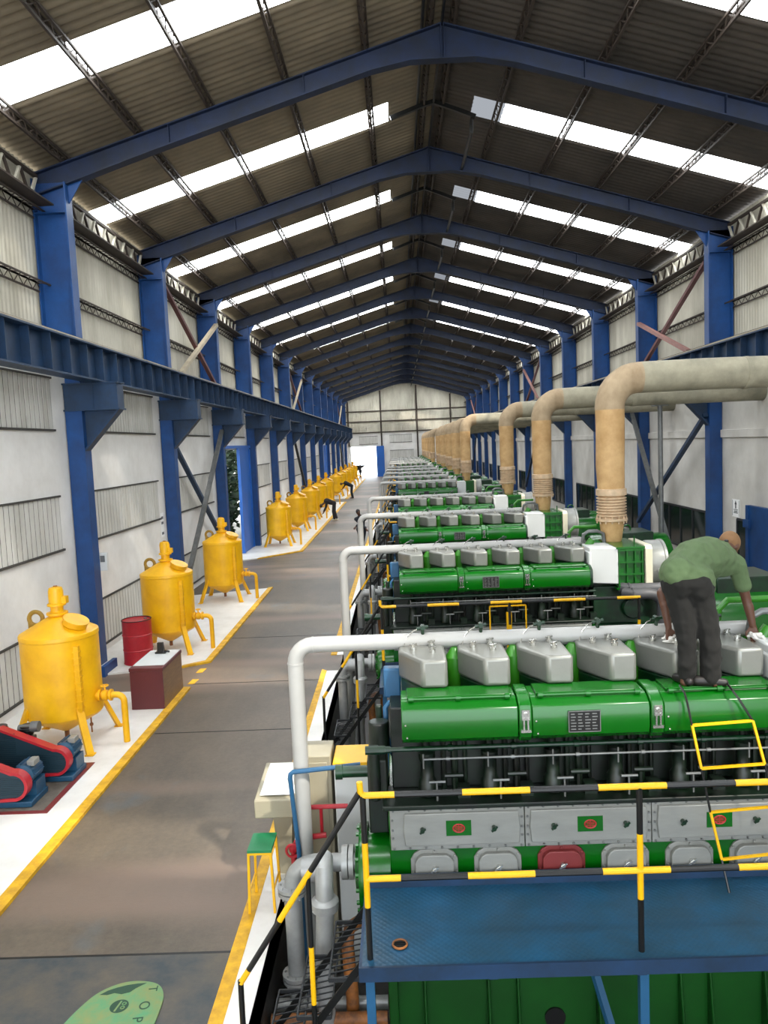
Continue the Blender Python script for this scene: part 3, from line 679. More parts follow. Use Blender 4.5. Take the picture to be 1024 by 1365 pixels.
    for k, (x0, x1) in enumerate(cs):
        b = MB(); b.prism(prof, x0, x1, 'x'); c = b.build('camshaft_cover', green, r, bevel=0.006)
        b = MB(); b.box(x0+0.05, x1-0.03, -0.735, -0.50, 2.172, 2.188); b.build('lid', green, c, bevel=0.004)
        b = MB(); b.cyl((x0+0.07, -0.765, 2.178), (x1-0.06, -0.765, 2.178), 0.011, n=8)
        for xx in (x0+0.08, (x0+x1)/2, x1-0.07): b.cyl((xx-0.02, -0.765, 2.178), (xx+0.02, -0.765, 2.178), 0.022, n=8)
        b.build('lid_hinge', green, c)
        b = MB()
        for (xx, zz) in ((x0+0.03, 2.0), (x0+0.04, 1.9)): b.ball((xx, -0.857, zz), 0.009, 8)
        b.build('rivet', chrome, c)
    cp = [(-0.50, 1.83), (-0.81, 1.83), (-0.862, 1.88), (-0.87, 1.93), (-0.87, 2.09), (-0.85, 2.13), (-0.73, 2.19), (-0.50, 2.19)]
    for x0 in (0.855, 1.875):
        b = MB(); b.prism(cp, x0, x0+0.1, 'x'); c = b.build('cover_clamp', green, r, bevel=0.01)
        b = MB(); xm = x0+0.05; b.box(xm-0.03, xm+0.03, -0.885, -0.87, 2.02, 2.1); b.box(xm-0.022, xm-0.01, -0.89, -0.87, 1.93, 2.04); b.box(xm+0.01, xm+0.022, -0.89, -0.87, 1.93, 2.04); b.box(xm-0.04, xm+0.04, -0.885, -0.87, 1.92, 1.94); b.cyl((xm, -0.9, 2.07), (xm, -0.87, 2.07), 0.014, n=8)
        b.build('latch', chrome, c)
    b = MB(); b.prism(prof, 2.9, 2.94, 'x'); b.build('cover_end', dgreen, r)
    b = MB(); b.box(1.235, 1.485, -0.868, -0.855, 1.905, 2.075); np_ = b.build('nameplate', black, r, bevel=0.003)
    b = MB()
    rn = random.Random(3)
    for q in range(6):
        z = 2.05-0.024*q
        for w in range(4):
            xa = 1.255+0.055*w; b.box(xa, xa+rn.uniform(0.025, 0.045), -0.8695, -0.868, z-0.005, z+0.004)
    b.build('plate_rows', steel, np_)
    b = MB()
    for (xa, xb) in ((1.235, 1.241), (1.479, 1.485)): b.box(xa, xb, -0.871, -0.868, 1.905, 2.075)
    for (za, zb) in ((1.905, 1.911), (2.069, 2.075)): b.box(1.235, 1.485, -0.871, -0.868, za, zb)
    b.build('plate_border', steel, np_)
    b = MB(); b.cyl((-0.30, -0.74, 1.765), (3.0, -0.74, 1.765), 0.02, n=10); 
    for k in range(7): b.cyl((-0.2+0.5*k, -0.74, 1.765), (-0.16+0.5*k, -0.74, 1.765), 0.028, n=10)
    b.cyl((-0.36, -0.74, 1.765), (-0.2, -0.74, 1.765), 0.035, n=10)
    b.build('fuel_rail', dgreen, r)
    b = MB(); b.cyl((0.1, -0.79, 1.695), (3.0, -0.79, 1.695), 0.009, n=8)
    for k in range(6): b.cyl((0.1+0.512*k, -0.79, 1.62), (0.1+0.512*k, -0.79, 1.74), 0.007, n=6); b.cyl((0.28+0.512*k, -0.79, 1.695), (0.31+0.512*k, -0.79, 1.695), 0.016, n=8)
    b.build('drain_line', steel, r)
    # aluminium crankcase panels
    for k, (x0, x1) in enumerate(((-0.19, 0.89), (0.89, 1.90), (1.90, 2.93))):
        b = MB(); b.box(x0+0.003, x1-0.003, -0.765, -0.72, 0.935, 1.285)
        xa = x0+(0.12 if k == 0 else 0.05)
        b.prism([(xa, 0.98), (xa-0.012, 1.11), (xa, 1.245), (x1-0.05, 1.245), (x1-0.04, 1.11), (x1-0.05, 0.98)], -0.79, -0.76, 'y')
        b.cur = 1
        for q in range(9):
            xx = x0+0.03+(x1-x0-0.06)*q/8
            for z in (0.953, 1.268): b.cyl((xx, -0.78, z), (xx, -0.765, z), 0.011, n=6)
        for z in (1.04, 1.11, 1.19):
            b.cyl((x0+0.022, -0.78, z), (x0+0.022, -0.765, z), 0.011, n=6); b.cyl((x1-0.022, -0.78, z), (x1-0.022, -0.765, z), 0.011, n=6)
        s = b.build('side_panel', [silver2, steel], r, bevel=0.006)
        xm = (x0+x1)/2
        for u in (-0.28, 0.29):
            b = MB(); b.cyl((xm+u, -0.83, 1.12), (xm+u, -0.79, 1.12), 0.018, n=10); b.bar((xm+u-0.02, -0.825, 1.10), (xm+u+0.025, -0.825, 1.14), 0.014); b.build('panel_knob', dgreen, s)
        b = MB(); b.cur = 0; b.box(xm-0.09, xm+0.11, -0.795, -0.79, 1.06, 1.185)
        b.cur = 1
        pts = [(xm+0.01+0.045*math.cos(t*PI/8), -0.797, 1.122+0.033*math.sin(t*PI/8)) for t in range(17)]
        b.tube(pts, 0.006, 6)
        for z in (1.135, 1.122, 1.108): b.box(xm-0.022, xm+0.042, -0.798, -0.795, z-0.003, z+0.003)
        b.box(xm+0.007, xm+0.013, -0.798, -0.795, 1.095, 1.15)
        b.build('label_plate', [green, red], s)
    # free end of the engine
    b = MB(); b.lathe([(0.0, -0.50), (0.16, -0.50), (0.2, -0.47), (0.36, -0.46), (0.37, -0.44), (0.37, -0.39), (0.32, -0.38), (0.32, -0.2), (0, -0.2)], (0, -0.45, 0.62), 32, 'x')
    for k in range(18):
        a = 2*PI*k/18; yy, zz = -0.45+0.335*math.cos(a), 0.62+0.335*math.sin(a); b.cyl((-0.485, yy, zz), (-0.455, yy, zz), 0.018, n=6)
    b.build('end_flange', green, r)
    b = MB(); b.box(-0.36, -0.2, -0.6, -0.1, 1.0, 1.62); b.cyl((-0.3, -0.62, 1.3), (-0.3, -0.62, 1.75), 0.05, n=12); b.cyl((-0.26, -0.35, 1.6), (-0.26, -0.35, 1.86), 0.09, n=14); b.cyl((-0.26, -0.2, 1.6), (-0.26, -0.2, 1.95), 0.03, n=10)
    b.build('gear_case', shadegreen, r, bevel=0.012)
    b = MB(); b.cyl((-0.62, -0.2, 1.36), (-0.2, -0.2, 1.36), 0.05, n=14); b.cyl((-0.66, -0.2, 1.36), (-0.6, -0.2, 1.36), 0.065, n=14); b.build('oil_filter', dgreen, r)
    b = MB(); b.box(-0.21, -0.06, -0.12, 0.0, 1.98, 2.24); b.build('oil_cooler', bluepipe, r, bevel=0.015)
    b = MB(); b.tube([(-0.02, -0.2, 1.97), (-0.17, -0.22, 1.97), (-0.2, -0.22, 1.93), (-0.2, -0.24, 1.7), (-0.18, -0.27, 1.62), (-0.14, -0.35, 1.55)], 0.024, 10); b.build('blue_pipe', bluepipe, r)
    # turbo end
    b = MB(); b.prism([(2.95, -0.62), (3.36, -0.76), (3.36, -0.1), (2.95, -0.1)], 1.86, 2.43); b.prism([(2.93, -0.64), (2.97, -0.655), (2.97, -0.1), (2.93, -0.1)], 1.86, 2.36)
    b.build('turbine_panel', white, r, bevel=0.015)
    b = MB(); b.box(3.36, 3.76, -0.72, 0.28, 1.80, 2.42)
    for x in (3.375, 3.5, 3.625, 3.74): b.box(x-0.012, x+0.012, -0.76, -0.72, 1.80, 2.42)
    for z in (1.82, 2.01, 2.2, 2.39): b.box(3.36, 3.76, -0.775, -0.72, z-0.014, z+0.014)
    b.box(3.33, 3.78, -0.77, 0.3, 2.41, 2.44); b.box(3.33, 3.8, -0.77, 0.3, 1.77, 1.80); b.cyl((3.72, -0.4, 2.44), (3.72, -0.4, 2.56), 0.012, n=8)
    b.build('charge_air_cooler', green, r)
    b = MB(); pl = [(-0.80, 1.8), (-0.80, 2.4), (-0.75, 2.46), (0.1, 2.46), (0.14, 2.4), (0.14, 1.9), (-0.6, 1.72), (-0.72, 1.74)]; b.prism(pl, 3.77, 3.88, 'x'); b.build('end_plate', ivory, r, bevel=0.01)
    b = MB(); b.lathe([(0.0, 3.88), (0.35, 3.88), (0.36, 3.9), (0.36, 4.1), (0.375, 4.11), (0.375, 4.15), (0.3, 4.17), (0.0, 4.17)], (0, -0.38, 2.12), 32, 'x'); b.cyl((4.0, -0.76, 2.05), (4.0, -0.73, 2.05), 0.03, n=10); b.build('air_filter', silver2, r)
    b = MB(); b.box(3.0, 4.05, -0.6, 0.4, 1.2, 1.80); b.box(3.0, 4.2, -0.7, 0.4, -0.9, 1.2); b.cyl((3.6, -0.72, 1.45), (3.6, -0.6, 1.45), 0.16, n=16); b.box(3.5, 4.3, -0.74, -0.6, 1.62, 1.76)
    b.build('turbo_bracket', dgreen, r, bevel=0.015)
    for (yy, zz, x1) in ((-1.0, 1.74, 3.95), (-0.82, 1.79, 4.25)):
        b = MB(); b.tube([(3.42, yy+0.12, zz), (3.5, yy, zz), (x1-0.2, yy, zz)]+[(x1-0.2+0.2*math.sin(t), yy, zz-0.2+0.2*math.cos(t)) for t in (0.4, 0.8, 1.2, 1.57)]+[(x1, yy, 1.2)], 0.085, 14); b.torus((3.5, yy, zz), 0.088, 0.015, 'x', 18, 6); b.build('charge_air_hose', rubber, r)
    b = MB(); b.tube([(2.97, -0.1, 2.45), (2.98, -0.12, 2.58), (3.06, -0.14, 2.63), (3.2, -0.14, 2.63), (3.3, -0.12, 2.58), (3.32, -0.1, 2.43)], 0.03, 10); b.build('breather_pipe', steel, r)
    b = MB(); b.tube([(2.78, 0.12, 2.3), (2.80, 0.12, 2.6), (2.88, 0.12, 2.68), (3.1, 0.12, 2.68), (3.25, 0.12, 2.68)], 0.03, 10); b.cyl((2.95, -0.2, 2.3), (3.1, -0.2, 2.5), 0.06, n=12); b.build('vent_pipe', lgreen, r)
    b = MB(); b.lathe([(0.0, 2.86), (0.08, 2.86), (0.11, 2.9), (0.11, 3.05), (0.0, 3.08)], (0, -0.2, 2.28), 18, 'x'); b.build('turbocharger_inlet', bellow, r)
    return r
ENG_NEAR = ['', '', '']
def eng_label(i):
    if i == 0: return 'nearest green diesel engine, with the man standing on its top cover'
    if i == 13: return 'farthest green diesel engine in front of the end wall'
    return '%s green diesel engine from the camera with six silver head covers' % ORD[i]
proto = engine()
# white cooling pipe
def white_pipe():
    b = MB(); z = 2.45; xr = -0.99; R = 0.16
    pts = [(3.0, 0, z), (xr+R, 0, z)]+[(xr+R-R*math.sin(t), 0, z-R+R*math.cos(t)) for t in (0.25, 0.5, 0.8, 1.1, 1.35, PI/2)]+[(xr, 0, 1.2), (xr, 0, -0.88)]
    b.tube(pts, 0.07, 20)
    for (p, q) in (((xr+R+0.01, 0, z), (xr+R-0.005, 0, z)), ((xr, 0, z-R+0.005), (xr, 0, z-R-0.01))): b.cyl(p, q, 0.0735, n=20)
    o = b.build('white_water_pipe', whitepipe); return o
wp = white_pipe()
# exhaust stack
def exhaust(reach):
    r = thing('exhaust_pipe', (0, 0, 0), 'x', 'exhaust pipe', 'lagged exhaust pipes')
    x = 3.475; b = MB(); b.lathe([(0.15, 2.44), (0.16, 2.47), (0.2, 2.77)], (x, 0, 0), 28); b.build('outlet_cone', exhhot, r)
    b = MB(); b.lathe([(0.2, 2.77), (0.255, 2.78), (0.255, 2.82), (0.22, 2.83)], (x, 0, 0), 28)
    for k in range(14):
        a = 2*PI*k/14; b.cyl((x+0.235*math.cos(a), 0.235*math.sin(a), 2.74), (x+0.235*math.cos(a), 0.235*math.sin(a), 2.86), 0.012, n=6)
    b.build('flange', bellow, r)
    b = MB(); pr = [(0.2, 2.83)]
    for k in range(7):
        z = 2.85+k*0.047; pr += [(0.205, z), (0.24, z+0.012), (0.24, z+0.03), (0.205, z+0.042)]
    pr += [(0.22, 3.19), (0.245, 3.2), (0.245, 3.3), (0.22, 3.31)]
    b.lathe(pr, (x, 0, 0), 28); b.build('bellows', bellow, r)
    R = 0.46; zt = 5.09
    b = MB(); b.tube([(x, 0, 3.28), (x-0.01, 0, 3.7), (x, 0, 4.1), (x, 0, zt-R)], [0.215, 0.228, 0.228, 0.232], 28); b.build('riser', exhhot, r)
    b = MB(); b.tube([(x, 0, zt-R-0.04)]+[(x+R-R*math.cos(t), 0, zt-R+R*math.sin(t)) for t in [PI/2*k/9 for k in range(10)]]+[(x+R+0.06, 0, zt)], [0.236]*4+[0.243]*4+[0.25]*4, 28); b.build('elbow', exh, r)
    b = MB(); b.tube([(x+R+0.04, 0, zt), (5.0, 0, zt+0.01), (6.5, 0, zt), (reach, 0, zt)], 0.252, 28); b.lathe([(0.252, 5.62), (0.262, 5.63), (0.262, 5.7), (0.252, 5.71)], (0, 0, zt), 28, 'x'); b.build('header', exhgrey, r)
    return r
ex = exhaust(8.9)
# generator
def generator():
    r = thing('generator', (0, 0, 0), 'x', 'generator', 'green generators by the right wall')
    b = MB(); b.lathe([(0.0, 4.45), (0.5, 4.45), (0.68, 4.5), (0.7, 4.6), (0.7, 6.2), (0.68, 6.3), (0.5, 6.38), (0.0, 6.38)], (0, -0.25, 1.1), 36, 'x'); b.build('stator_housing', green, r)
    b = MB(); b.box(4.5, 6.3, -0.9, 0.4, 0.0, 0.5); b.build('frame', dgreen, r, bevel=0.02); b = MB(); b.box(4.9, 5.9, -0.7, 0.2, 1.6, 1.88); b.build('terminal_box', dgreen, r, bevel=0.02)
    b = MB(); b.torus((5.4, -0.25, 1.92), 0.09, 0.02, 'y', 18, 8); b.build('lifting_eye', green, r)
    return r
gen = generator()
# service platform
def platform():
    r = thing('service_platform', (0, 0, 0), 'x', 'platform', 'blue service platforms along the engines')
    b = MB(); b.box(-0.39, 3.45, -1.78, -0.82, 0.64, 0.68); b.build('deck', deckm, r)
    b = MB(); b.box(-0.39, 3.45, -1.80, -1.78, 0.58, 0.682); b.box(-0.41, -0.39, -1.80, -0.82, 0.58, 0.682); b.box(-0.39, 3.45, -0.86, -0.82, 0.56, 0.77); 
    for x in (0.5, 1.5, 2.5): b.box(x-0.03, x+0.03, -1.78, -0.82, 0.56, 0.64)
    b.build('deck_edge', bluedark, r)
    for x in (-0.34, 1.52, 3.38):
        for y in (-1.73,):
            b = MB(); b.box(x-0.03, x+0.03, y-0.03, y+0.03, -0.9, 0.64); b.build('leg', bluepipe, r)
    b = MB(); b.bar((1.52, -1.72, -0.7), (1.22, -1.0, 0.58), 0.05); b.build('brace', bluepipe, r)
    b = MB(); bands(b, (-0.335, -1.7, 1.845), (3.4, -1.7, 1.845), 0.022, [0.215, 0.455, 0.455, 0.455], 0); b.build('top_rail', [yellow, black], r)
    b = MB(); bands(b, (-0.335, -1.7, 1.255), (3.4, -1.7, 1.255), 0.022, [0.235, 0.455, 0.455, 0.455], 0); b.build('middle_rail', [yellow, black], r)
    for x in (-0.335, 1.52, 3.38):
        b = MB(); bands(b, (x, -1.7, 1.845), (x, -1.7, 0.68), 0.021, [0.33, 0.46, 0.5], 1); b.build('rail_post', [yellow, black], r)
    return r
plat = platform()
def stair():
    r = thing('access_stair', (0, 0, 0), 'x', 'stair', 'pit side access stairs')
    b = MB(); b.tube([(-0.30, -1.7, 1.845), (-0.335, -1.7, 1.85), (-0.35, -1.7, 1.87), (-0.352, -1.7, 1.94)], 0.0215, 10); bands(b, (-0.36, -1.7, 1.86), (-1.24, -1.7, 0.53), 0.021, [0.64, 0.42, 0.42, 0.3], 1); b.build('hand_rail', [yellow, black], r)
    b = MB(); bands(b, (-0.735, -1.7, 1.28), (-0.745, -1.7, -0.88), 0.018, [0.5, 0.42, 1.3], 1); b.build('rail_post', [yellow, black], r)
    b = MB(); b.cyl((-1.24, -1.7, 0.55), (-1.25, -1.7, -0.88), 0.02, n=10); b.build('rail_foot', black, r)
    for k, (x, z) in enumerate(((-0.52, 0.46), (-0.76, 0.18), (-1.0, -0.1), (-1.2, -0.4))):
        b = MB(); x0, x1 = x-0.12, x+0.12
        for y in (-1.6, -0.95): b.bar((x0, y, z), (x1, y, z), 0.014, 0.03)
        for xx in (x0, x1): b.bar((xx, -1.6, z), (xx, -0.95, z), 0.012, 0.03)
        for q in range(10): 
            yy = -1.6+0.65*q/10; b.bar((x0, yy, z), (x1, yy+0.065, z), 0.008)
        b.build('tread', treadm, r)
    for y in (-1.6, -0.95):
        b = MB(); b.bar((-0.38, y, 0.6), (-1.27, y, -0.55), 0.016, 0.05); b.build('stringer', dark, r)
    return r
st = stair()
def water_pipes():
    out = []
    # near grey pipe with a wide elbow and flange
    r = thing('cooling_pipe', (0, 0, 0), 'x', 'pipe', 'grey cooling water pipes at the engine ends')
    b = MB(); x = -1.06; zt = 0.66; R = 0.2
    b.tube([(-0.5, -0.42, zt), (x+R, -0.42, zt)]+[(x+R-R*math.sin(t), -0.42, zt-R+R*math.cos(t)) for t in (0.3, 0.6, 0.9, 1.2, PI/2)]+[(x, -0.42, -0.88)], 0.075, 18); b.build('pipe', pipegrey, r)
    for z in (0.40, -0.39):
        b = MB(); b.cyl((x, -0.42, z), (x, -0.42, z+0.03), 0.125, n=20); b.cyl((x, -0.42, z+0.04), (x, -0.42, z+0.07), 0.125, n=20)
        for k in range(8):
            a = 2*PI*k/8; b.cyl((x+0.1*math.cos(a), -0.42+0.1*math.sin(a), z-0.03), (x+0.1*math.cos(a), -0.42+0.1*math.sin(a), z+0.09), 0.01, n=6)
        b.build('flange', pipegrey, r)
    b = MB(); b.cyl((-0.56, -0.42, zt), (-0.52, -0.42, zt), 0.14, n=20); b.cyl((-0.62, -0.42, zt), (-0.57, -0.42, zt), 0.14, n=20); b.build('flange', pipegrey, r); out.append(r)
    r = thing('discharge_pipe', (0, 0, 0), 'x', 'pipe', 'grey discharge pipes at the engine ends')
    b = MB(); x = -0.75; b.tube([(x, -0.6, 0.72), (x, -0.62, 0.8), (x, -0.66, 0.76), (x, -0.7, 0.6), (x, -0.72, 0.45), (x-0.02, -0.74, 0.1), (x-0.03, -0.72, -0.3), (x-0.03, -0.7, -0.88)], [0.07, 0.075, 0.075, 0.075, 0.075, 0.075, 0.07, 0.07], 16)
    b.build('pipe', pipegrey, r)
    b = MB(); b.lathe([(0.076, 0.42), (0.11, 0.43), (0.115, 0.5), (0.1, 0.52), (0.076, 0.53)], (x, -0.715, 0), 18); b.cyl((x-0.2, -0.52, 0.66), (x-0.02, -0.52, 0.66), 0.1, n=18)
    b.build('coupling', pipegrey, r); out.append(r)
    b = MB(); b.tube([(-0.42, -0.3, 0.1), (-0.58, -0.5, 0.12), (-0.6, -0.55, 0.0), (-0.58, -0.55, -0.4), (-0.57, -0.6, -0.88)], 0.055, 14); o = b.build('oil_drain_pipe', rust); tag(o, 'x', 'pipe', 'rust coloured oil pipes'); out.append(o)
    b = MB(); b.tube([(-0.5, 0.55, -0.2), (-0.52, 0.5, 0.7), (-0.56, 0.45, 0.95), (-0.6, 0.4, 1.0)], 0.05, 12); b.cyl((-0.55, 0.9, -0.85), (-0.5, 0.8, 0.5), 0.05, n=12); 
    b = MB(); b.tube([(-0.46, 1.0, -0.88), (-0.46, 1.0, 0.3), (-0.44, 0.9, 0.55), (-0.42, 0.7, 0.6), (-0.3, 0.5, 0.6)], 0.05, 12); o = b.build('oil_supply_pipe', rust); tag(o, 'x', 'pipe', 'rust coloured oil pipes'); out.append(o)
    return out
wps = water_pipes()
def spread(objs, i, y, sx, depth):
    res = []
    for o in objs:
        c = o if i == 0 else copy_tree(o, None, depth)
        res.append(c)
    return res
NTH = lambda i: '%s engine from the camera' % ORD[i]
made = []
for i, y in enumerate(ENG_Y):
    if i == 0: continue
    depth = 3 if i < 4 else 2
    made.append((i, copy_tree(proto, None, depth), copy_tree(wp), copy_tree(ex), copy_tree(gen), copy_tree(plat), copy_tree(st), [copy_tree(o) for o in wps]))
def place(i, e, w, x, g, p, s, pipes):
    y = ENG_Y[i]; sx = ENG_SX[i]
    for o in [e, w, x, g, p, s]+pipes:
        if o: o.location = (0, y, 0); 
    for o in (e, p, w):
        o.scale = (sx, 1, 1)
    e['label'] = eng_label(i)
    tag(w, 'white water pipe bending down at the left end of the %s' % NTH(i), 'pipe', 'white water pipes over the engines')
    if x: x['label'] = 'tan lagged exhaust pipe rising from the %s' % NTH(i); x.location.x = -3.475*(1-sx)
    if g: g['label'] = 'green generator coupled to the right end of the %s' % NTH(i); g.location.x = -4.1*(1-sx)
    p['label'] = 'blue platform with yellow and black handrail before the %s' % NTH(i)
    s['label'] = 'small stair with sloping yellow and black rail beside the %s' % NTH(i)
    for o, t in zip(pipes, ('grey flanged cooling pipe at the end of', 'grey discharge pipe going down into the pit beside', 'rust coloured oil drain pipe under the end of', 'rust coloured oil supply pipe behind the end of')):
        o['label'] = '%s the %s' % (t, NTH(i))
place(0, proto, wp, None, None, plat, st, wps)
for k, (i, e, w, x, g, p, s, pipes) in enumerate(made): place(i, e, w, x, g, p, s, pipes)
def drop(o):
    for c in list(o.children): drop(c)
    bpy.data.objects.remove(o)
drop(ex); drop(gen)

# ladder hung over the cover of the first engine
r = thing('hanging_ladder', (2.12, 5.83, 2.2), 'rope ladder with yellow step frames hung over the nearest engine cover', 'ladder')
def rel(*p): return tuple(Vector(p)-Vector((2.12, 5.83, 2.2)))
def quad_frame(pts, name):
    b = MB()
    for a, c in zip(pts, pts[1:]+pts[:1]): b.bar(rel(*a), rel(*c), 0.018, 0.018)
    return b.build(name, yellow, r)
quad_frame([(2.16, 5.76, 1.955), (2.62, 5.76, 1.975), (2.70, 5.74, 1.64), (2.22, 5.74, 1.62)], 'step_frame')
quad_frame([(2.28, 5.72, 1.28), (2.78, 5.72, 1.31), (2.85, 5.70, 0.95), (2.355, 5.70, 0.91)], 'step_frame')
for pts in ([(2.13, 5.93, 2.215), (2.13, 5.83, 2.19), (2.14, 5.80, 2.12), (2.16, 5.76, 1.955)], [(2.22, 5.74, 1.62), (2.28, 5.72, 1.28)], [(2.355, 5.70, 0.91), (2.37, 5.6, 0.70)],
            [(2.50, 5.93, 2.215), (2.50, 5.83, 2.19), (2.53, 5.80, 2.14), (2.62, 5.76, 1.975)], [(2.70, 5.74, 1.64), (2.78, 5.72, 1.31)], [(2.85, 5.70, 0.95), (2.87, 5.6, 0.70)]):
    b = MB(); b.tube([rel(*p) for p in pts], 0.009, 6); b.build('rope', black, r)
# small yellow stand frame on the second engine's platform
r = thing('step_stool_frame', (1.3, 11.6, 0.68), 'small yellow hoop stand before the second engine', 'stand')
b = MB()
for a, c in (((0, 0, 0), (0, 0, 0.98)), ((0.55, 0, 0), (0.55, 0, 0.98)), ((0, 0, 0.98), (0.55, 0, 0.98))): b.bar(a, c, 0.02)
b.build('hoop', yellow, r); b = MB(); b.box(0.25, 0.33, -0.02, 0.02, 0.0, 0.88); b.build('middle_post', yellow, r)
# drain ring on the platform
r = thing('deck_drain', (-0.13, 5.13, 0.681), 'round rusty drain fitting on the near left corner of the blue deck', 'drain')
b = MB(); b.torus((0, 0, 0.01), 0.05, 0.008, 'z', 24, 8); b.build('ring', rust, r); b = MB()
for k in (-0.02, 0.0, 0.02): b.bar((-0.045, k, 0.008), (0.045, k, 0.008), 0.008)
b.build('grate', dark, r)

# ------------------------------------------------------------------ yellow tanks
def tank():
    r = thing('pressure_tank', (0, 0, 0), 'x', 'tank', 'yellow tanks along the left wall')
    R = 0.54; b = MB()
    b.lathe([(0.0, 0.20), (0.06, 0.21), (R-0.03, 0.46), (R, 0.5), (R, 1.62), (R+0.008, 1.63), (R+0.008, 1.67), (R, 1.69), (R-0.02, 1.7), (0.12, 1.92), (0.1, 1.97), (0.0, 1.97)], (0, 0, 0), 44)
    b.build('shell', tankyellow, r)
    b = MB(); b.box(R*0.72-0.02, R*0.72+0.05, -R*0.72-0.03, -R*0.72+0.04, 0.6, 1.55)
    for k in range(10): b.box(R*0.72-0.03, R*0.72+0.06, -R*0.72-0.04, -R*0.72+0.05, 0.65+k*0.09, 0.665+k*0.09)
    b.build('level_gauge', tankyellow, r)
    for k in range(4):
        a = -PI/4+PI/2*k; u, v = math.cos(a), math.sin(a); b = MB()
        b.bar((u*R*0.96, v*R*0.96, 0.66), (u*0.79, v*0.79, 0.04), 0.1, 0.055); b.box(u*0.8-0.06, u*0.8+0.06, v*0.8-0.06, v*0.8+0.06, 0.036, 0.05); b.build('leg', tankyellow, r)
    b = MB(); b.lathe([(0.12, 1.93), (0.15, 1.94), (0.15, 1.97), (0.09, 1.98), (0.09, 2.06), (0.13, 2.07), (0.13, 2.1), (0.105, 2.11), (0.105, 2.28), (0.09, 2.33), (0.04, 2.345), (0.0, 2.345)], (0, 0, 0), 20); b.box(-0.02, 0.16, -0.05, 0.05, 2.1, 2.2); m = b.build('stirrer_motor', tankyellow, r)
    b = MB(); b.cyl((0, 0, 2.34), (0, 0, 2.36), 0.03, n=10); b.build('fan_cap', rust, m)
    b = MB(); c = Vector((0.30, -0.12, 1.82)); n = Vector((0.42, -0.12, 1)).normalized(); b.cyl(c-n*0.02, c+n*0.05, 0.17, n=26); b.cyl(c+n*0.05, c+n*0.07, 0.185, n=26); b.build('hatch', tankyellow, r)
    b = MB(); b.torus((-0.38, 0.12, 1.86), 0.1, 0.032, 'y', 26, 10); b.cyl((-0.47, 0.12, 1.68), (-0.47, 0.12, 1.84), 0.032, n=10); b.build('vent_bend', ventm, r)
    b = MB(); b.tube([(R-0.06, -0.1, 0.74), (0.8, -0.1, 0.74)]+[(0.82+0.1*math.sin(t), -0.1, 0.64+0.1*math.cos(t)) for t in (0.2, 0.6, 1.0, 1.3, PI/2)]+[(0.92, -0.1, 0.036)], 0.046, 14)
    for x in (R+0.02, 0.72): b.cyl((x, -0.1, 0.74), (x+0.03, -0.1, 0.74), 0.085, n=16)
    o = b.build('outlet_pipe', tankyellow, r)
    b = MB(); b.lathe([(0.05, 0.6), (0.075, 0.62), (0.075, 0.68), (0.05, 0.7)], (0, -0.1, 0.74), 14, 'x'); b.cyl((0.65, -0.1, 0.78), (0.65, -0.1, 0.88), 0.015, n=8); b.torus((0.65, -0.1, 0.88), 0.05, 0.01, 'z', 16, 6); b.build('valve', tankyellow, o)
    b = MB(); b.cyl((0, 0, 0.1), (0, 0, 0.22), 0.035, n=10); b.build('drain_pipe', rust, r); b = MB(); b.cyl((0.33, 0.1, 0.12), (0.33, 0.1, 0.45), 0.012, n=8); b.ball((0.33, 0.1, 0.24), 0.03, 8); b.build('drain_cock', rust, r)
    return r
TK = [(-5.05, 10.95), (-5.02, 16.1), (-5.04, 21.4), (-5.25, 33.0), (-5.2, 38.6), (-5.2, 44.6), (-5.2, 49.6), (-5.2, 54.8), (-5.2, 63.5), (-5.2, 69.5), (-5.2, 75.5), (-5.2, 81.5), (-5.2, 87.5)]
tp = tank()
tl = ['big yellow tank nearest the camera, behind the blue compressors', 'yellow tank beside the red oil drum, second from the camera', 'yellow tank before the open blue side door, third from the camera', 'yellow tank just beyond the blue side door']
cps = [tp]+[copy_tree(tp) for _ in TK[1:]]
for i, ((x, y), o) in enumerate(zip(TK, cps)):
    o.location = (x, y, 0)
    o['label'] = tl[i] if i < 4 else 'yellow tank down the left wall, %s from the camera' % ORD[i]

# ------------------------------------------------------------------ desk, drum, compressors
r = thing('desk', (-4.26, 12.78, 0.036), 'small dark red desk with white top beside the aisle', 'desk')
b = MB(); b.box(-0.27, 0.27, -0.56, -0.53, 0.0, 0.66); b.build('front_panel', dred, r)
b = MB(); b.box(0.25, 0.27, -0.53, 0.53, 0.0, 0.66); b.build('side_panel', wood, r)
b = MB(); b.box(-0.27, -0.25, -0.53, 0.53, 0.0, 0.66); b.build('side_panel', wood, r)
b = MB(); b.box(-0.28, 0.28, -0.57, 0.54, 0.635, 0.69); b.build('desk_edge', dred, r, bevel=0.006)
b = MB(); b.box(-0.26, 0.26, -0.42, 0.53, 0.69, 0.696); b.build('desk_top', white, r)
r = thing('telephone', (-4.28, 13.12, 0.733), 'black telephone standing on the desk top', 'telephone')
b = MB(); b.box(-0.09, 0.1, -0.07, 0.08, 0, 0.03); b.prism([(-0.07, 0.03), (-0.05, 0.19), (0.02, 0.19), (0.07, 0.03)], -0.05, 0.05, 'x'); b.build('body', black, r, bevel=0.008)
b = MB(); b.tube([(0.08, -0.03, 0.03), (0.12, -0.06, 0.04), (0.16, -0.04, 0.03)], 0.018, 8); b.build('handset', black, r)
r = thing('oil_drum', (-5.38, 15.1, 0.036), 'red steel oil drum beside the second yellow tank', 'drum')
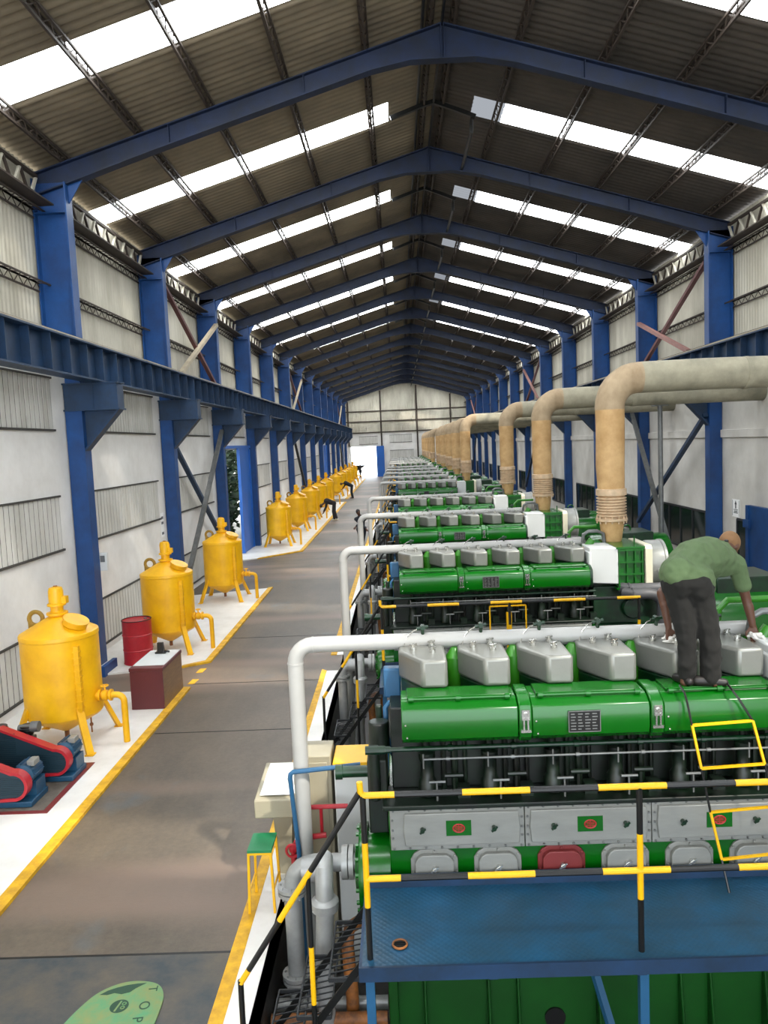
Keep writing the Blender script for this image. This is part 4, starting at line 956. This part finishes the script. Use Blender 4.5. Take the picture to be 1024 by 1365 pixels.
b = MB(); b.lathe([(0.0, 0.0), (0.28, 0.0), (0.293, 0.012), (0.285, 0.03), (0.285, 0.27), (0.296, 0.285), (0.285, 0.3), (0.285, 0.57), (0.296, 0.585), (0.285, 0.6), (0.285, 0.86), (0.293, 0.875), (0.28, 0.885), (0.275, 0.865), (0.0, 0.86)], (0, 0, 0), 36); b.build('barrel', red, r)
b = MB(); b.cyl((0.15, 0.1, 0.86), (0.15, 0.1, 0.885), 0.035, n=12); b.build('bung', steel, r)
b = MB(); b.torus((0, 0, 0.88), 0.285, 0.01, 'z', 36, 8); b.build('rim', dark, r)
r = thing('machine_mat', (-5.1, 9.38, 0.036), 'grey steel plate with red painted edge under the compressors', 'mat')
b = MB(); b.box(-0.75, 0.72, -0.66, 0.66, 0, 0.006); b.build('plate', matm, r)
b = MB(); b.box(-0.8, 0.79, -0.72, -0.66, 0, 0.009); b.box(-0.8, 0.79, 0.66, 0.72, 0, 0.009); b.box(0.72, 0.79, -0.66, 0.66, 0, 0.009); b.build('painted_border', maroon, r)
def compressor(lab):
    r = thing('air_compressor', (0, 0, 0), lab, 'compressor', 'blue compressors on the plate')
    b = MB(); b.box(-0.95, 0.32, -0.14, 0.3, 0.0, 0.07); b.build('base_frame', motorblue, r, bevel=0.01)
    # belt guard in the x-z plane
    A, ra = (-0.52, 0.40), 0.33; B, rb = (0.12, 0.27), 0.165
    def outline(d):
        pts = []
        for k in range(17):
            t = PI/2+0.17+(PI-0.34+0.0)*k/16; pts.append((A[0]+(ra+d)*math.cos(t), A[1]+(ra+d)*math.sin(t)))
        for k in range(13):
            t = -PI/2-0.05+(PI+0.25)*k/12-0.08; pts.append((B[0]+(rb+d)*math.cos(t), B[1]+(rb+d)*math.sin(t)))
        return pts
    b = MB(); o0, o1 = outline(-0.022), outline(0.015); n = len(o0)
    vs = [(x, -0.17, z) for x, z in o1]+[(x, -0.17, z) for x, z in o0]+[(x, -0.04, z) for x, z in o1]+[(x, -0.04, z) for x, z in o0]; fs = []
    for i in range(n):
        j = (i+1) % n; fs += [(i, j, n+j, n+i), (2*n+i, 3*n+i, 3*n+j, 2*n+j), (i, 2*n+i, 2*n+j, j), (n+i, n+j, 3*n+j, 3*n+i)]
    b.add(vs, fs); g = b.build('belt_guard', red, r)
    b = MB(); b.prism(outline(-0.021), -0.15, -0.145, 'y')
    for k in range(22):
        z = 0.11+k*0.026; xa = -0.78 if z > 0.3 else -0.7
        b.box(-0.52-math.sqrt(max(0.001, 0.265**2-(z-0.38)**2)), 0.12+(math.sqrt(max(0.0, 0.12**2-(z-0.27)**2)) if abs(z-0.27) < 0.12 else -0.5), -0.156, -0.15, z, z+0.008)
    b.build('guard_mesh', guardmesh, g)
    b = MB(); b.lathe([(0.0, 0.0), (0.1, 0.0), (0.13, 0.03), (0.13, 0.3), (0.1, 0.34), (0.0, 0.34)], (0.16, -0.02, 0.33), 22, 'y'); b.box(0.02, 0.3, 0.04, 0.28, 0.06, 0.24)
    for k in range(8):
        a = PI*k/7; b.bar((0.16+0.135*math.cos(a), 0.04, 0.33+0.135*math.sin(a)), (0.16+0.135*math.cos(a), 0.28, 0.33+0.135*math.sin(a)), 0.012)
    m = b.build('motor', motorblue, r); b = MB(); b.box(0.2, 0.29, 0.05, 0.2, 0.43, 0.5); b.build('terminal_box', silver2, m, bevel=0.008)
    b = MB(); b.box(-0.75, -0.3, 0.0, 0.25, 0.1, 0.5)
    for (x, t) in ((-0.66, -0.3), (-0.4, 0.3)):
        for k in range(6): b.cyl((x+t*0.04*k, 0.12, 0.48+0.035*k), (x+t*0.04*k, 0.12, 0.5+0.035*k), 0.1, n=14)
    b.build('compressor_head', dark, r)
    b = MB(); b.cyl((-0.28, 0.1, 0.66), (-0.18, 0.1, 0.66), 0.07, n=14); b.cyl((-0.45, 0.1, 0.64), (-0.28, 0.1, 0.64), 0.05, n=12); b.build('air_intake', steel, r)
    return r
c1 = compressor('blue compressor with red belt guard, the rear one of two on the plate')
c1.location = (-4.68, 9.65, 0.043)
c2 = copy_tree(c1); c2['label'] = 'blue compressor with red belt guard, the nearer one cut by the left edge'; c2.location = (-4.88, 8.95, 0.043)

# ------------------------------------------------------------------ things on the aisle side of the first engine
r = thing('work_stool', (-1.40, 6.78, 0.016), 'tall yellow stool with green top on the floor margin', 'stool')
b = MB(); b.box(-0.11, 0.11, -0.16, 0.16, 0.56, 0.585); b.build('seat', seatgreen, r)
for sx in (-1, 1):
    for sy in (-1, 1):
        b = MB(); b.bar((sx*0.1, sy*0.145, 0.56), (sx*0.115, sy*0.17, 0.0), 0.022); b.build('leg', yellow, r)
b = MB(); b.bar((-0.1, -0.15, 0.55), (0.1, -0.15, 0.55), 0.02); b.bar((-0.1, 0.15, 0.55), (0.1, 0.15, 0.55), 0.02); b.bar((-0.11, -0.15, 0.2), (-0.11, 0.15, 0.2), 0.014); b.bar((0.11, -0.15, 0.2), (0.11, 0.15, 0.2), 0.014)
b.build('frame', yellow, r)
r = thing('control_console', (-1.28, 7.35, 0.012), 'beige pedestal console with white sheet on top beside the aisle', 'console')
b = MB(); b.prism([(-0.06, 0), (0.06, 0), (0.1, 0.72), (-0.1, 0.72)], -0.1, 0.1, 'y'); b.build('pedestal', beige, r)
b = MB(); b.prism([(-0.36, 0.76), (0.36, 0.9), (0.36, 0.95), (-0.36, 0.88)], -0.22, 0.2, 'x')
b.prism([(-0.22, -0.36), (0.2, -0.36), (0.2, 0.36), (-0.22, 0.36)], 0.7, 0.78); b.build('panel_box', beige, r, bevel=0.012)
b = MB(); b.prism([(-0.3, 0.902), (0.32, 0.95), (0.32, 0.956), (-0.3, 0.91)], -0.17, 0.16, 'x'); b.build('sheet', paper, r)
r = thing('gauge_cabinet', (-0.9, 7.3, -0.9), 'tall beige cabinet behind the blue pipe at the nearest engine', 'cabinet')
b = MB(); b.box(-0.155, 0.135, -0.2, 0.2, 0.0, 2.16); b.build('body', beige, r, bevel=0.01)
b = MB(); b.box(-0.12, 0.1, -0.215, -0.2, 1.0, 2.1); b.build('door', beige, r, bevel=0.005)
r = thing('junction_box', (-0.5, 7.2, -0.9), 'white box with yellow top edge at the end of the nearest engine', 'box')
b = MB(); b.box(-0.23, 0.2, -0.17, 0.25, 0.0, 2.05); b.build('body', white, r, bevel=0.012)
b = MB(); b.box(-0.24, 0.21, -0.18, 0.26, 2.05, 2.12); b.build('lid', yellow, r, bevel=0.008)
b = MB(); b.tube([(-0.45, 6.62, 1.37), (-1.05, 6.6, 1.33), (-1.075, 6.6, 1.31), (-1.08, 6.6, 1.27), (-1.04, 6.62, 0.6), (-1.03, 6.62, -0.88)], 0.022, 10)
tag(b.build('blue_water_pipe', bluepipe), 'thin blue pipe crossing the white pipe at the nearest engine', 'pipe')
r = thing('red_manifold', (-0.95, 6.75, 0.6), 'red pipe manifold with valves beside the nearest engine', 'pipe manifold')
b = MB(); b.tube([(0.35, 0.1, 0.28), (-0.05, 0.1, 0.28), (-0.1, 0.1, 0.24), (-0.1, 0.1, 0.0), (-0.1, 0.1, -1.48)], 0.022, 10); b.tube([(0.1, 0.1, 0.28), (0.1, 0.1, 0.02)], 0.016, 8); b.tube([(0.15, 0.0, 0.06), (-0.05, 0.0, 0.04), (-0.13, 0.0, 0.0), (-0.16, 0.0, -0.1), (-0.16, 0.0, -1.48)], 0.026, 10); b.build('pipe', red, r)
b = MB(); b.torus((-0.1, 0.1, 0.14), 0.05, 0.012, 'x', 16, 6); b.ball((-0.1, 0.1, 0.1), 0.04, 8); b.torus((-0.16, -0.04, -0.06), 0.06, 0.012, 'y', 16, 6); b.ball((-0.16, 0.0, -0.06), 0.045, 8); b.build('valve', red, r)
# pit pipes near the camera
for k, (y, z, m, nm, lab) in enumerate(((5.75, -0.66, rust, 'oil_line', 'rust coloured pipe crossing the pit under the near stair'), (5.45, -0.7, maroon, 'fuel_line', 'dark red pipe crossing the pit under the near stair'), (6.25, -0.6, pipegrey, 'water_line', 'grey pipe crossing the pit behind the near stair'), (5.15, -0.66, whitepipe, 'air_line', 'white pipe crossing the pit nearest the camera'), (6.0, -0.55, rust, 'oil_line', 'second rust coloured pipe crossing the pit under the near stair'))):
    b = MB(); b.cyl((-1.25, y, z), (-0.28, y, z), 0.055, n=14); tag(b.build(nm, m), lab, 'pipe')

# green painted sheet on the floor
r = thing('painted_sheet', (-2.3, 5.42, 0.006), 'worn green painted steel sheet lying on the aisle floor', 'sheet')
out = [(-0.45, -0.55), (-0.36, -0.1), (-0.28, 0.12), (-0.22, 0.22), (-0.12, 0.30), (0.0, 0.34), (0.14, 0.33), (0.24, 0.29), (0.30, 0.2), (0.33, 0.08), (0.33, -0.55)]
for _ in range(3):
    q = [out[0]]
    for a, c in zip(out[:-1], out[1:]): q += [(a[0]*0.75+c[0]*0.25, a[1]*0.75+c[1]*0.25), (a[0]*0.25+c[0]*0.75, a[1]*0.25+c[1]*0.75)]
    out = q+[out[-1]]
b = MB(); b.prism(out, 0.0, 0.012); b.build('sheet', greensheet, r)
def text(s, size, loc, rot, m, parent, name):
    cu = bpy.data.curves.new(name, 'FONT'); cu.body = s; cu.size = size; cu.extrude = 0.0005; cu.align_x = 'CENTER'; cu.align_y = 'CENTER'
    o = bpy.data.objects.new(name, cu); COL.objects.link(o)
    dg = bpy.context.evaluated_depsgraph_get(); me = bpy.data.meshes.new_from_object(o.evaluated_get(dg)); bpy.data.objects.remove(o)
    me.materials.clear(); me.materials.append(m); q = bpy.data.objects.new(name, me); COL.objects.link(q); q.parent = parent; q.location = loc; q.rotation_euler = rot; return q
text('O', 0.115, (0.19, 0.06, 0.0135), (0, 0, -1.45), darkgreenpaint, r, 'letter')
text('P', 0.115, (0.185, -0.085, 0.0135), (0, 0, -1.45), darkgreenpaint, r, 'letter')
text('T', 0.1, (0.2, 0.24, 0.0135), (0, 0, -1.45), darkgreenpaint, r, 'letter')
b = MB(); b.cyl((0, 0.06, 0.0122), (0, 0.06, 0.0132), 0.07, n=28); em = b.build('round_emblem', darkgreenpaint, r)
b = MB(); b.bar((-0.02, 0.005, 0.0136), (0.0, 0.115, 0.0136), 0.014, 0.0008); b.torus((0.03, 0.085, 0.0136), 0.014, 0.004, 'z', 14, 4); b.torus((0.03, 0.043, 0.0136), 0.014, 0.004, 'z', 14, 4); b.build('emblem_figure', greensheet, em)
b = MB(); b.prism([(-0.2, 0.19), (-0.15, 0.235), (-0.09, 0.265), (-0.02, 0.29), (0.06, 0.305), (0.13, 0.31), (0.1, 0.285), (0.06, 0.25), (0.03, 0.21), (-0.03, 0.19), (-0.09, 0.205), (-0.14, 0.185)], 0.012, 0.0128); b.build('dark_stain', darkgreenpaint, r)

# ------------------------------------------------------------------ people
def hull(bm, p0, r0, p1, r1, sub=2):
    t = bmesh.new(); 
    a = bmesh.ops.create_icosphere(t, subdivisions=sub, radius=r0, matrix=Matrix.Translation(Vector(p0)))
    c = bmesh.ops.create_icosphere(t, subdivisions=sub, radius=r1, matrix=Matrix.Translation(Vector(p1)))
    res = bmesh.ops.convex_hull(t, input=t.verts[:])
    bmesh.ops.delete(t, geom=[v for v in t.verts if not v.link_faces], context='VERTS')
    me = bpy.data.meshes.new('t'); t.to_mesh(me); t.free(); bm.from_mesh(me); bpy.data.meshes.remove(me)
def ell(bm, c, r, rot=None, sub=3):
    M = Matrix.Translation(Vector(c)) @ (rot.to_matrix().to_4x4() if rot else Matrix()) @ Matrix.Diagonal((*r, 1))
    t = bmesh.new(); bmesh.ops.create_icosphere(t, subdivisions=sub, radius=1.0, matrix=M)
    me = bpy.data.meshes.new('t'); t.to_mesh(me); t.free(); bm.from_mesh(me); bpy.data.meshes.remove(me)
def blob(name, caps, ells, voxel, m, parent, smooth=6, loc=(0, 0, 0), fold=0.0):
    """one continuous skin grown over tapered limbs and rounded masses"""
    bm = bmesh.new(); L = Vector(loc)
    for p0, r0, p1, r1 in caps: hull(bm, Vector(p0)-L, r0, Vector(p1)-L, r1)
    for e in ells: ell(bm, Vector(e[0])-L, e[1], e[2] if len(e) > 2 else None)
    me = bpy.data.meshes.new(name); bm.to_mesh(me); bm.free()
    o = bpy.data.objects.new(name, me); COL.objects.link(o)
    r = o.modifiers.new('r', 'REMESH'); r.mode = 'VOXEL'; r.voxel_size = voxel
    s = o.modifiers.new('s', 'SMOOTH'); s.iterations = smooth; s.factor = 0.5
    if fold:
        tx = bpy.data.textures.new('folds', 'CLOUDS'); tx.noise_scale = 0.09; tx.noise_depth = 1
        d = o.modifiers.new('d', 'DISPLACE'); d.texture = tx; d.strength = fold; d.mid_level = 0.5
    dg = bpy.context.evaluated_depsgraph_get(); m2 = bpy.data.meshes.new_from_object(o.evaluated_get(dg)); bpy.data.objects.remove(o)
    m2.materials.clear(); m2.materials.append(m); m2.polygons.foreach_set('use_smooth', [True]*len(m2.polygons)); m2.name = name
    q = bpy.data.objects.new(name, m2); COL.objects.link(q)
    if parent: q.parent = parent
    return q
def chain(pts, rs): return [(pts[i], rs[i], pts[i+1], rs[i+1]) for i in range(len(pts)-1)]
V = Vector
def hand(wr, d, n, s=1.0, curl=0.6, side=1):
    """palm and five separate fingers from the wrist along d; n = palm normal the fingers curl towards"""
    d = V(d).normalized(); n = (V(n)-d*V(n).dot(d)).normalized(); a = d.cross(n)*side; wr = V(wr); caps = []
    for k in (-1, -0.33, 0.33, 1): caps.append((wr+a*0.012*k*s, 0.017*s, wr+d*0.075*s+a*0.028*k*s, 0.0125*s))
    for k, L in ((-1.1, 0.066), (-0.36, 0.08), (0.36, 0.086), (1.1, 0.074)):
        p = wr+d*0.08*s+a*0.03*k*s; dd = d
        for q in range(3):
            ang = curl*(0.55+0.35*q); dd = (d*math.cos(ang*(q+1)*0.75)+n*math.sin(ang*(q+1)*0.75)).normalized()
            e = p+dd*(L*s*(0.42, 0.32, 0.26)[q]); caps.append((p, (0.0098-0.0008*q)*s, e, (0.009-0.0008*q)*s)); p = e
    p = wr+d*0.025*s+a*0.03*s; e = p+(d*0.6+a*0.7+n*0.35).normalized()*0.042*s; f = e+(d*0.9+a*0.15+n*0.55).normalized()*0.036*s
    caps += [(p, 0.014*s, e, 0.0115*s), (e, 0.011*s, f, 0.009*s)]
    return caps
# the man cleaning the engine
PB = (2.28, 6.03, 2.19)
r = thing('person', PB, 'man in green t-shirt and dark trousers bending over on the nearest engine', 'person')
hipL, hipR = (2.18, 6.13, 2.98), (2.355, 6.11, 2.97); knL, knR = (2.232, 6.045, 2.60), (2.402, 6.03, 2.60); anL, anR = (2.225, 6.035, 2.275), (2.395, 5.99, 2.275)
pel, wai, che = (2.265, 6.15, 3.03), (2.36, 6.29, 3.12), (2.58, 6.47, 3.13)
shR, shL = (2.815, 6.49, 3.055), (2.50, 6.68, 3.10); elR, wrR = (2.905, 6.51, 2.765), (2.95, 6.49, 2.535); elL, wrL = (2.21, 6.56, 2.82), (2.235, 6.47, 2.55)
nk, hd = (2.765, 6.62, 3.17), (2.845, 6.70, 3.195)
look = (V((0.35, 0.35, -0.75))).normalized()
up = V((0.55, 0.5, 0.62)).normalized(); side = look.cross(up).normalized(); up = side.cross(look)
HR = Matrix((side, look, up)).transposed().to_quaternion()
caps = chain([hipL, knL, anL], [0.08, 0.05, 0.04])+chain([hipR, knR, anR], [0.08, 0.05, 0.04])+chain([pel, wai, che], [0.13, 0.125, 0.15])+chain([shR, elR, wrR], [0.052, 0.042, 0.029])+chain([shL, elL, wrL], [0.052, 0.042, 0.029])+[(che, 0.12, shR, 0.06), (che, 0.12, shL, 0.06), (che, 0.1, nk, 0.058), (nk, 0.056, hd, 0.06), (anL, 0.04, (2.20, 6.02, 2.21), 0.035), (anR, 0.04, (2.42, 5.965, 2.21), 0.033)]
caps += [((V(elR)+V(wrR))/2+V((-0.005, 0, 0.04)), 0.043, V(wrR), 0.029), ((V(elL)+V(wrL))/2+V((0, 0, 0.04)), 0.042, V(wrL), 0.029)]
caps += hand(V(wrR)+V((0.003, 0, -0.01)), (0.12, -0.12, -0.9), (-0.3, -0.8, 0.0), 1.0, 0.7, 1)+hand(V(wrL)+V((0, 0, -0.01)), (0.0, -0.25, -0.9), (0.3, -0.8, 0.0), 1.0, 0.7, -1)
ells = [(hd, (0.075, 0.098, 0.105), HR), (V(hd)+look*0.075-up*0.055, (0.05, 0.05, 0.05), HR), (V(hd)+look*0.105-up*0.015, (0.013, 0.022, 0.02), HR), (V(hd)+side*0.077-up*0.01-look*0.0, (0.012, 0.026, 0.034), HR), (V(hd)-side*0.077-up*0.01, (0.012, 0.026, 0.034), HR)]
ells += [(V(hd)+look*0.093+side*sx*0.032+up*0.02, (0.022, 0.012, 0.012), HR) for sx in (-1, 1)]+[(V(hd)+look*0.11-up*0.065, (0.026, 0.012, 0.008), HR)]
blob('body', caps, ells, 0.0075, skin, r, 3, PB)
# t-shirt
S = lambda p, q, t: tuple(V(p).lerp(V(q), t))
caps = [((2.255, 6.17, 3.05), 0.172, (2.37, 6.30, 3.125), 0.178), ((2.37, 6.30, 3.125), 0.178, (2.56, 6.45, 3.13), 0.185), ((2.56, 6.45, 3.13), 0.18, (2.72, 6.55, 3.11), 0.13), ((2.62, 6.46, 3.11), 0.155, shR, 0.078), (che, 0.155, shL, 0.078), (shR, 0.08, S(shR, elR, 0.62), 0.07), (shL, 0.08, S(shL, elL, 0.55), 0.072), ((2.72, 6.56, 3.12), 0.09, (2.765, 6.615, 3.165), 0.066), ((2.42, 6.32, 3.04), 0.13, (2.50, 6.38, 2.98), 0.09), ((2.36, 6.2, 3.02), 0.13, (2.42, 6.20, 2.96), 0.1), ((2.38, 6.16, 2.99), 0.1, (2.44, 6.19, 2.92), 0.07), ((2.19, 6.1, 3.075), 0.135, (2.36, 6.12, 3.015), 0.13)]
blob('tshirt', caps, [((2.25, 6.16, 3.06), (0.19, 0.15, 0.155))], 0.011, shirt_g, r, 5, PB, 0.03)
# trousers
caps = chain([(2.185, 6.13, 2.97), (2.22, 6.07, 2.72), (2.232, 6.04, 2.52), (2.228, 6.03, 2.27)], [0.115, 0.095, 0.074, 0.068])+chain([(2.345, 6.11, 2.96), (2.385, 6.06, 2.72), (2.405, 6.02, 2.52), (2.395, 5.99, 2.26)], [0.118, 0.1, 0.08, 0.078])
caps += [((2.2, 6.13, 2.98), 0.14, (2.34, 6.12, 2.97), 0.14), ((2.28, 6.2, 3.02), 0.13, (2.36, 6.27, 3.06), 0.12), ((2.2, 6.055, 2.99), 0.1, (2.335, 6.05, 2.98), 0.1)]
caps += [((2.235, 6.03, 2.40), 0.074, (2.22, 6.02, 2.36), 0.07), ((2.405, 6.0, 2.40), 0.082, (2.395, 5.99, 2.36), 0.08)]
blob('trousers', caps, [((2.2, 6.06, 2.965), (0.1, 0.09, 0.11)), ((2.335, 6.04, 2.955), (0.1, 0.09, 0.11))], 0.011, trouser, r, 4, PB, 0.026)
blob('shoe', [((2.29, 5.995, 2.228), 0.042, (2.40, 5.975, 2.225), 0.042), ((2.40, 5.975, 2.225), 0.042, (2.49, 5.955, 2.217), 0.032)], [], 0.008, shoe, r, 3, PB)
blob('shoe', [((2.225, 5.985, 2.225), 0.036, (2.20, 6.06, 2.224), 0.04), ((2.20, 6.06, 2.224), 0.04, (2.17, 6.13, 2.217), 0.032)], [], 0.008, shoe, r, 3, PB)
blob('cap', [], [(V(hd)+up*0.022-look*0.008, (0.086, 0.106, 0.1), HR), (V(hd)-look*0.06+up*0.0, (0.07, 0.05, 0.06), HR)], 0.008, capm, r, 4, PB)
blob('cap_gap', [], [(V(hd)+V((-0.052, -0.068, 0.045)), (0.022, 0.022, 0.014))], 0.006, black, r, 2, PB)
def rag_mesh(name, c, lab, sd):
    rn = random.Random(sd); cs = []
    for k in range(9):
        p = V(c)+V((rn.uniform(-.05, .05), rn.uniform(-.05, .05), rn.uniform(-0.012, .03))); q = V(c)+V((rn.uniform(-.075, .075), rn.uniform(-.07, .05), rn.uniform(-0.02, .015))); cs.append((p, 0.016, q, 0.008))
    o = blob(name, cs, [], 0.006, rag, None, 2, c); o.location = c; tag(o, lab, 'rag', 'white rags in his hands'); return o
rag_mesh('cleaning_rag', (2.965, 6.44, 2.445), 'white rag under the right hand of the man on the engine', 1)
rag_mesh('cleaning_rag', (2.235, 6.42, 2.45), 'white rag under the left hand of the man on the engine', 2)

def worker(base, lab, hip, chest, head, handR, handL, footR, footL, top_m, leg_m, facing):
    """small far figure; all points relative to base"""
    r = thing('person', base, lab, 'person', None); f = V(facing).normalized(); sd = f.cross(V((0, 0, 1))).normalized()
    hip, chest, head = V(hip), V(chest), V(head); hr, hl = hip+sd*0.1, hip-sd*0.1; sr, sl = chest+sd*0.19, chest-sd*0.19
    footR, footL, handR, handL = V(footR), V(footL), V(handR), V(handL)
    kr = hr.lerp(footR, 0.52)+f*0.06; kl = hl.lerp(footL, 0.52)+f*0.06; er = sr.lerp(handR, 0.5)-f*0.05; e2 = sl.lerp(handL, 0.5)-f*0.05
    caps = chain([hr, kr, footR], [0.08, 0.055, 0.04])+chain([hl, kl, footL], [0.08, 0.055, 0.04])+[(hip, 0.12, chest, 0.13), (chest, 0.1, sr, 0.06), (chest, 0.1, sl, 0.06), (chest, 0.07, head, 0.06)]+chain([sr, er, handR], [0.05, 0.042, 0.03])+chain([sl, e2, handL], [0.05, 0.042, 0.03])
    caps += hand(handR, handR-er, f, 1.0, 0.6, 1)+hand(handL, handL-e2, f, 1.0, 0.6, -1)
    hdir = (head-chest).normalized()
    blob('body', caps, [(head+hdir*0.08, (0.078, 0.09, 0.11)), (head+hdir*0.05+f*0.09, (0.02, 0.02, 0.025))], 0.012, skin, r, 3)
    blob('jacket', [(hip+(chest-hip)*0.15, 0.145, chest, 0.165), (chest, 0.13, sr, 0.075), (chest, 0.13, sl, 0.075)]+chain([sr, er, er.lerp(handR, 0.8)], [0.075, 0.06, 0.045])+chain([sl, e2, e2.lerp(handL, 0.8)], [0.075, 0.06, 0.045]), [], 0.02, top_m, r, 4)
    blob('trousers', [(hr, 0.12, hl, 0.12)]+chain([hr, kr, footR+V((0, 0, 0.06))], [0.11, 0.085, 0.07])+chain([hl, kl, footL+V((0, 0, 0.06))], [0.11, 0.085, 0.07]), [], 0.02, leg_m, r, 4)
    for ft in (footR, footL): blob('shoe', [(ft+V((0, 0, -0.01))-f*0.03, 0.045, ft+V((0, 0, -0.02))+f*0.15, 0.035)], [], 0.012, ivory if leg_m is darkcloth else shoe, r, 2)
    hc = blob('hair', [], [(head+hdir*0.1-f*0.01, (0.085, 0.095, 0.1))], 0.012, black, r, 2)
    return r
worker((-3.72, 43.4, 0.0), 'worker in dark clothes stooping at the yellow floor line by the tanks', (0, 0, 0.98), (-0.42, -0.05, 1.12), (-0.68, -0.08, 0.92), (-0.62, -0.2, 0.5), (-0.6, 0.1, 0.5), (0.1, 0.12, 0.065), (-0.02, -0.14, 0.065), darkcloth, darkcloth, (-1, -0.1, 0))
worker((-3.75, 60.8, 0.0), 'worker in dark clothes leaning over beside the far yellow tanks', (0, 0, 1.0), (-0.48, 0, 1.25), (-0.75, 0, 1.2), (-0.75, -0.15, 0.8), (-0.75, 0.15, 0.8), (0.05, 0.1, 0.065), (0.0, -0.1, 0.065), navy, navy, (-1, 0, 0))
worker((-1.62, 29.5, 0.016), 'worker in navy clothes standing behind the white pipe of the third engine', (0.1, 0, 0.95), (0.08, 0, 1.35), (0.02, -0.05, 1.55), (0.3, -0.2, 0.95), (-0.12, -0.2, 1.05), (0.14, 0.0, 0.065), (0.02, 0.05, 0.065), navy, navy, (0.3, -1, 0))
worker((-4.75, 95.6, 0.0), 'distant worker standing in the bright far doorway', (0, 0, 0.95), (0, 0, 1.4), (0, 0, 1.58), (0.25, -0.05, 0.9), (-0.25, -0.05, 0.9), (0.1, 0, 0.065), (-0.1, 0, 0.065), navy, navy, (0, -1, 0))
